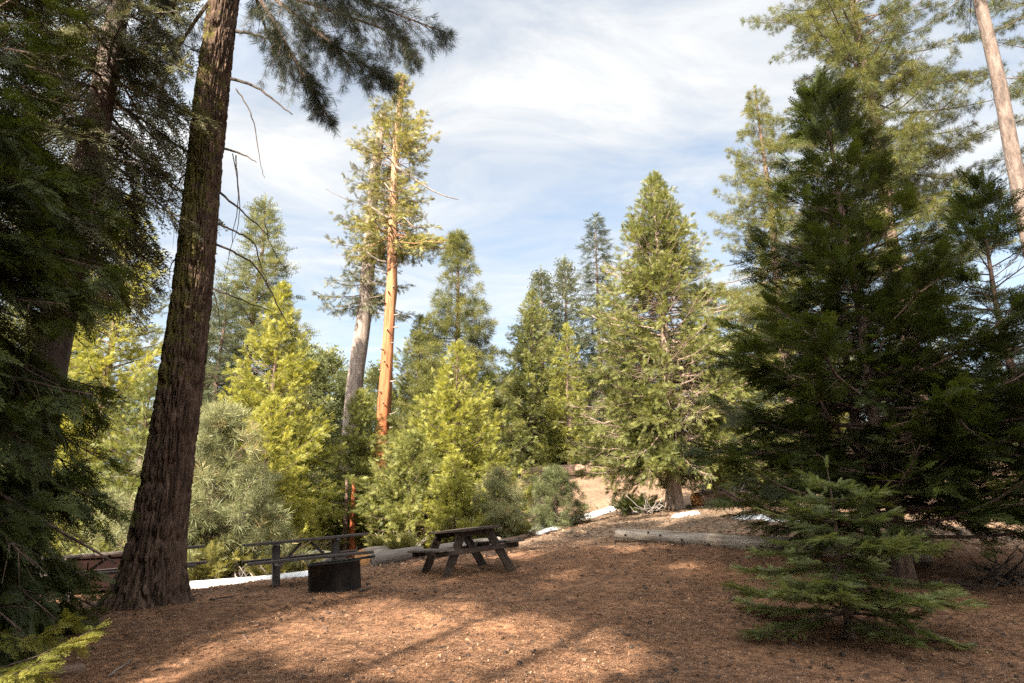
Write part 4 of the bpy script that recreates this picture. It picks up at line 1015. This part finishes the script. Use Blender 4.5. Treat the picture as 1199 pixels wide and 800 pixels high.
def stick(label, pix, Y, r, seed, mat='dead'):
    pts = []
    for (px, py), y in zip(pix, Y):
        p = gp(px, py, y); p[2] += .02 + r; pts.append(p)
    pts = np.array(pts); c = pts[0].copy(); g = np.random.default_rng(seed)
    tt = np.linspace(0, len(pts) - 1, 9); q = np.stack([np.interp(tt, np.arange(len(pts)), pts[:, k]) for k in range(3)], 1) - c
    q[1:-1] += g.normal(0, .012, (7, 3)) * [1, 1, .3]
    o = MB().tube(q, np.linspace(r, r * .5, 9), 7).build('fallen_stick', M[mat], None, True)
    o.location = [float(t) for t in c]; tag(o, label, 'stick')
stick('thin pale stick lying on the needles at lower left', [(128, 789), (155, 772)], [7.2, 7.6], .010, 1)
stick('dark short branch on the needles right of the fire ring', [(420, 695), (436, 689)], [10.4, 10.7], .02, 2, 'dead_dark')
stick('crooked dark twig on the needles below the mossy trunk', [(245, 700), (268, 697), (275, 694)], [10.4, 10.5, 10.6], .012, 3, 'dead_dark')

# ================================================================== LIGHT, SKY, CAMERA
w = bpy.data.worlds.new('World'); scene.world = w; w.use_nodes = True
N = w.node_tree.nodes; L = w.node_tree.links; N.clear()
sky = N.new('ShaderNodeTexSky'); sky.sky_type = 'NISHITA'; sky.sun_disc = False
sky.sun_elevation = SUN_EL; sky.sun_rotation = math.atan2(SUN[0], SUN[1]); sky.air_density = 1.0; sky.dust_density = 2.0; sky.ozone_density = 1.0
tc = N.new('ShaderNodeTexCoord'); sx = N.new('ShaderNodeSeparateXYZ'); L.new(tc.outputs['Generated'], sx.inputs[0])
mz = N.new('ShaderNodeMath'); mz.operation = 'MAXIMUM'; mz.inputs[1].default_value = .06; L.new(sx.outputs['Z'], mz.inputs[0])
mz2 = N.new('ShaderNodeMath'); mz2.operation = 'ADD'; mz2.inputs[1].default_value = .12; L.new(mz.outputs[0], mz2.inputs[0])
dv = N.new('ShaderNodeVectorMath'); dv.operation = 'DIVIDE'; L.new(tc.outputs['Generated'], dv.inputs[0])
cb = N.new('ShaderNodeCombineXYZ'); L.new(mz2.outputs[0], cb.inputs[0]); L.new(mz2.outputs[0], cb.inputs[1]); L.new(mz2.outputs[0], cb.inputs[2]); L.new(cb.outputs[0], dv.inputs[1])
mp = N.new('ShaderNodeMapping'); mp.inputs['Location'].default_value = (3.1, 1.4, 0); mp.inputs['Scale'].default_value = (.75, 1.25, 0); mp.inputs['Rotation'].default_value = (0, 0, R(-24)); L.new(dv.outputs[0], mp.inputs[0])
n1 = noise_node(N, L, mp.outputs[0], 2.1, 10, .62, .8); nb_ = noise_node(N, L, mp.outputs[0], .55, 3, .5)
mix = N.new('ShaderNodeMath'); mix.operation = 'MULTIPLY_ADD'; mix.inputs[1].default_value = .5; L.new(nb_.outputs['Fac'], mix.inputs[0]); L.new(n1.outputs['Fac'], mix.inputs[2])
cr_ = ramp(N, [(.60, (.38, .38, .38)), (.98, (.95, .95, .95))]); L.new(mix.outputs[0], cr_.inputs['Fac'])
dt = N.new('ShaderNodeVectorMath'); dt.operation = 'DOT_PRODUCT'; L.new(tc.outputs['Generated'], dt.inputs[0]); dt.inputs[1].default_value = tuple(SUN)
br = N.new('ShaderNodeMapRange'); br.inputs['From Min'].default_value = -.1; br.inputs['From Max'].default_value = 1.0; br.inputs['To Min'].default_value = 1; br.inputs['To Max'].default_value = 6.2   # cloud towards the sun, out of frame, boosted to lift light in the shade
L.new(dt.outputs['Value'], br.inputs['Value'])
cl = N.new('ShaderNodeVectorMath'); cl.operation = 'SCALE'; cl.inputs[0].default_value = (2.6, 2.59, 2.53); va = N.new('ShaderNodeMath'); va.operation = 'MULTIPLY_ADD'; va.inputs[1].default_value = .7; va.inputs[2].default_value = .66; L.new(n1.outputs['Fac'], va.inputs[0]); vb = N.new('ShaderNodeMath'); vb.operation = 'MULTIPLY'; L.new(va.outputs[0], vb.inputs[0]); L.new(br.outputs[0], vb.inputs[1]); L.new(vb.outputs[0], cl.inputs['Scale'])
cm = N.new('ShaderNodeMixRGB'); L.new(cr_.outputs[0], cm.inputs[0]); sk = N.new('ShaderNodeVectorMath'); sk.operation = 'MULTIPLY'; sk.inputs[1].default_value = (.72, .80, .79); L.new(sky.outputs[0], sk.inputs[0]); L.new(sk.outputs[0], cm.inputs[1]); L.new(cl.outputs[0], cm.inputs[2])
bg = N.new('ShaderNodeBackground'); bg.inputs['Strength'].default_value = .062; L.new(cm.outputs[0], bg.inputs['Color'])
wo = N.new('ShaderNodeOutputWorld'); L.new(bg.outputs[0], wo.inputs[0])

sl = bpy.data.lights.new('sun', 'SUN'); sl.energy = 5.0; sl.angle = R(.55); sl.color = (1, .90, .76)
so = bpy.data.objects.new('sun', sl); COL.objects.link(so)
import mathutils
so.rotation_euler = mathutils.Vector(tuple(SUN)).to_track_quat('Z', 'Y').to_euler()

cam = bpy.data.cameras.new('camera'); cam.lens = 24.0; cam.sensor_width = 36.0; cam.clip_end = 2000; cam.clip_start = .05
co = bpy.data.objects.new('camera', cam); COL.objects.link(co); co.location = (0, 0, CAMZ); co.rotation_euler = (math.pi / 2 + PITCH, 0, 0)
scene.camera = co
scene.view_settings.view_transform = 'Standard'; scene.view_settings.look = 'None'; scene.view_settings.gamma = 1; scene.view_settings.exposure = 2.6
scene.view_settings.use_curve_mapping = False
scene.cycles.max_bounces = 6; scene.cycles.diffuse_bounces = 3; scene.cycles.transmission_bounces = 3; scene.cycles.use_denoising = False
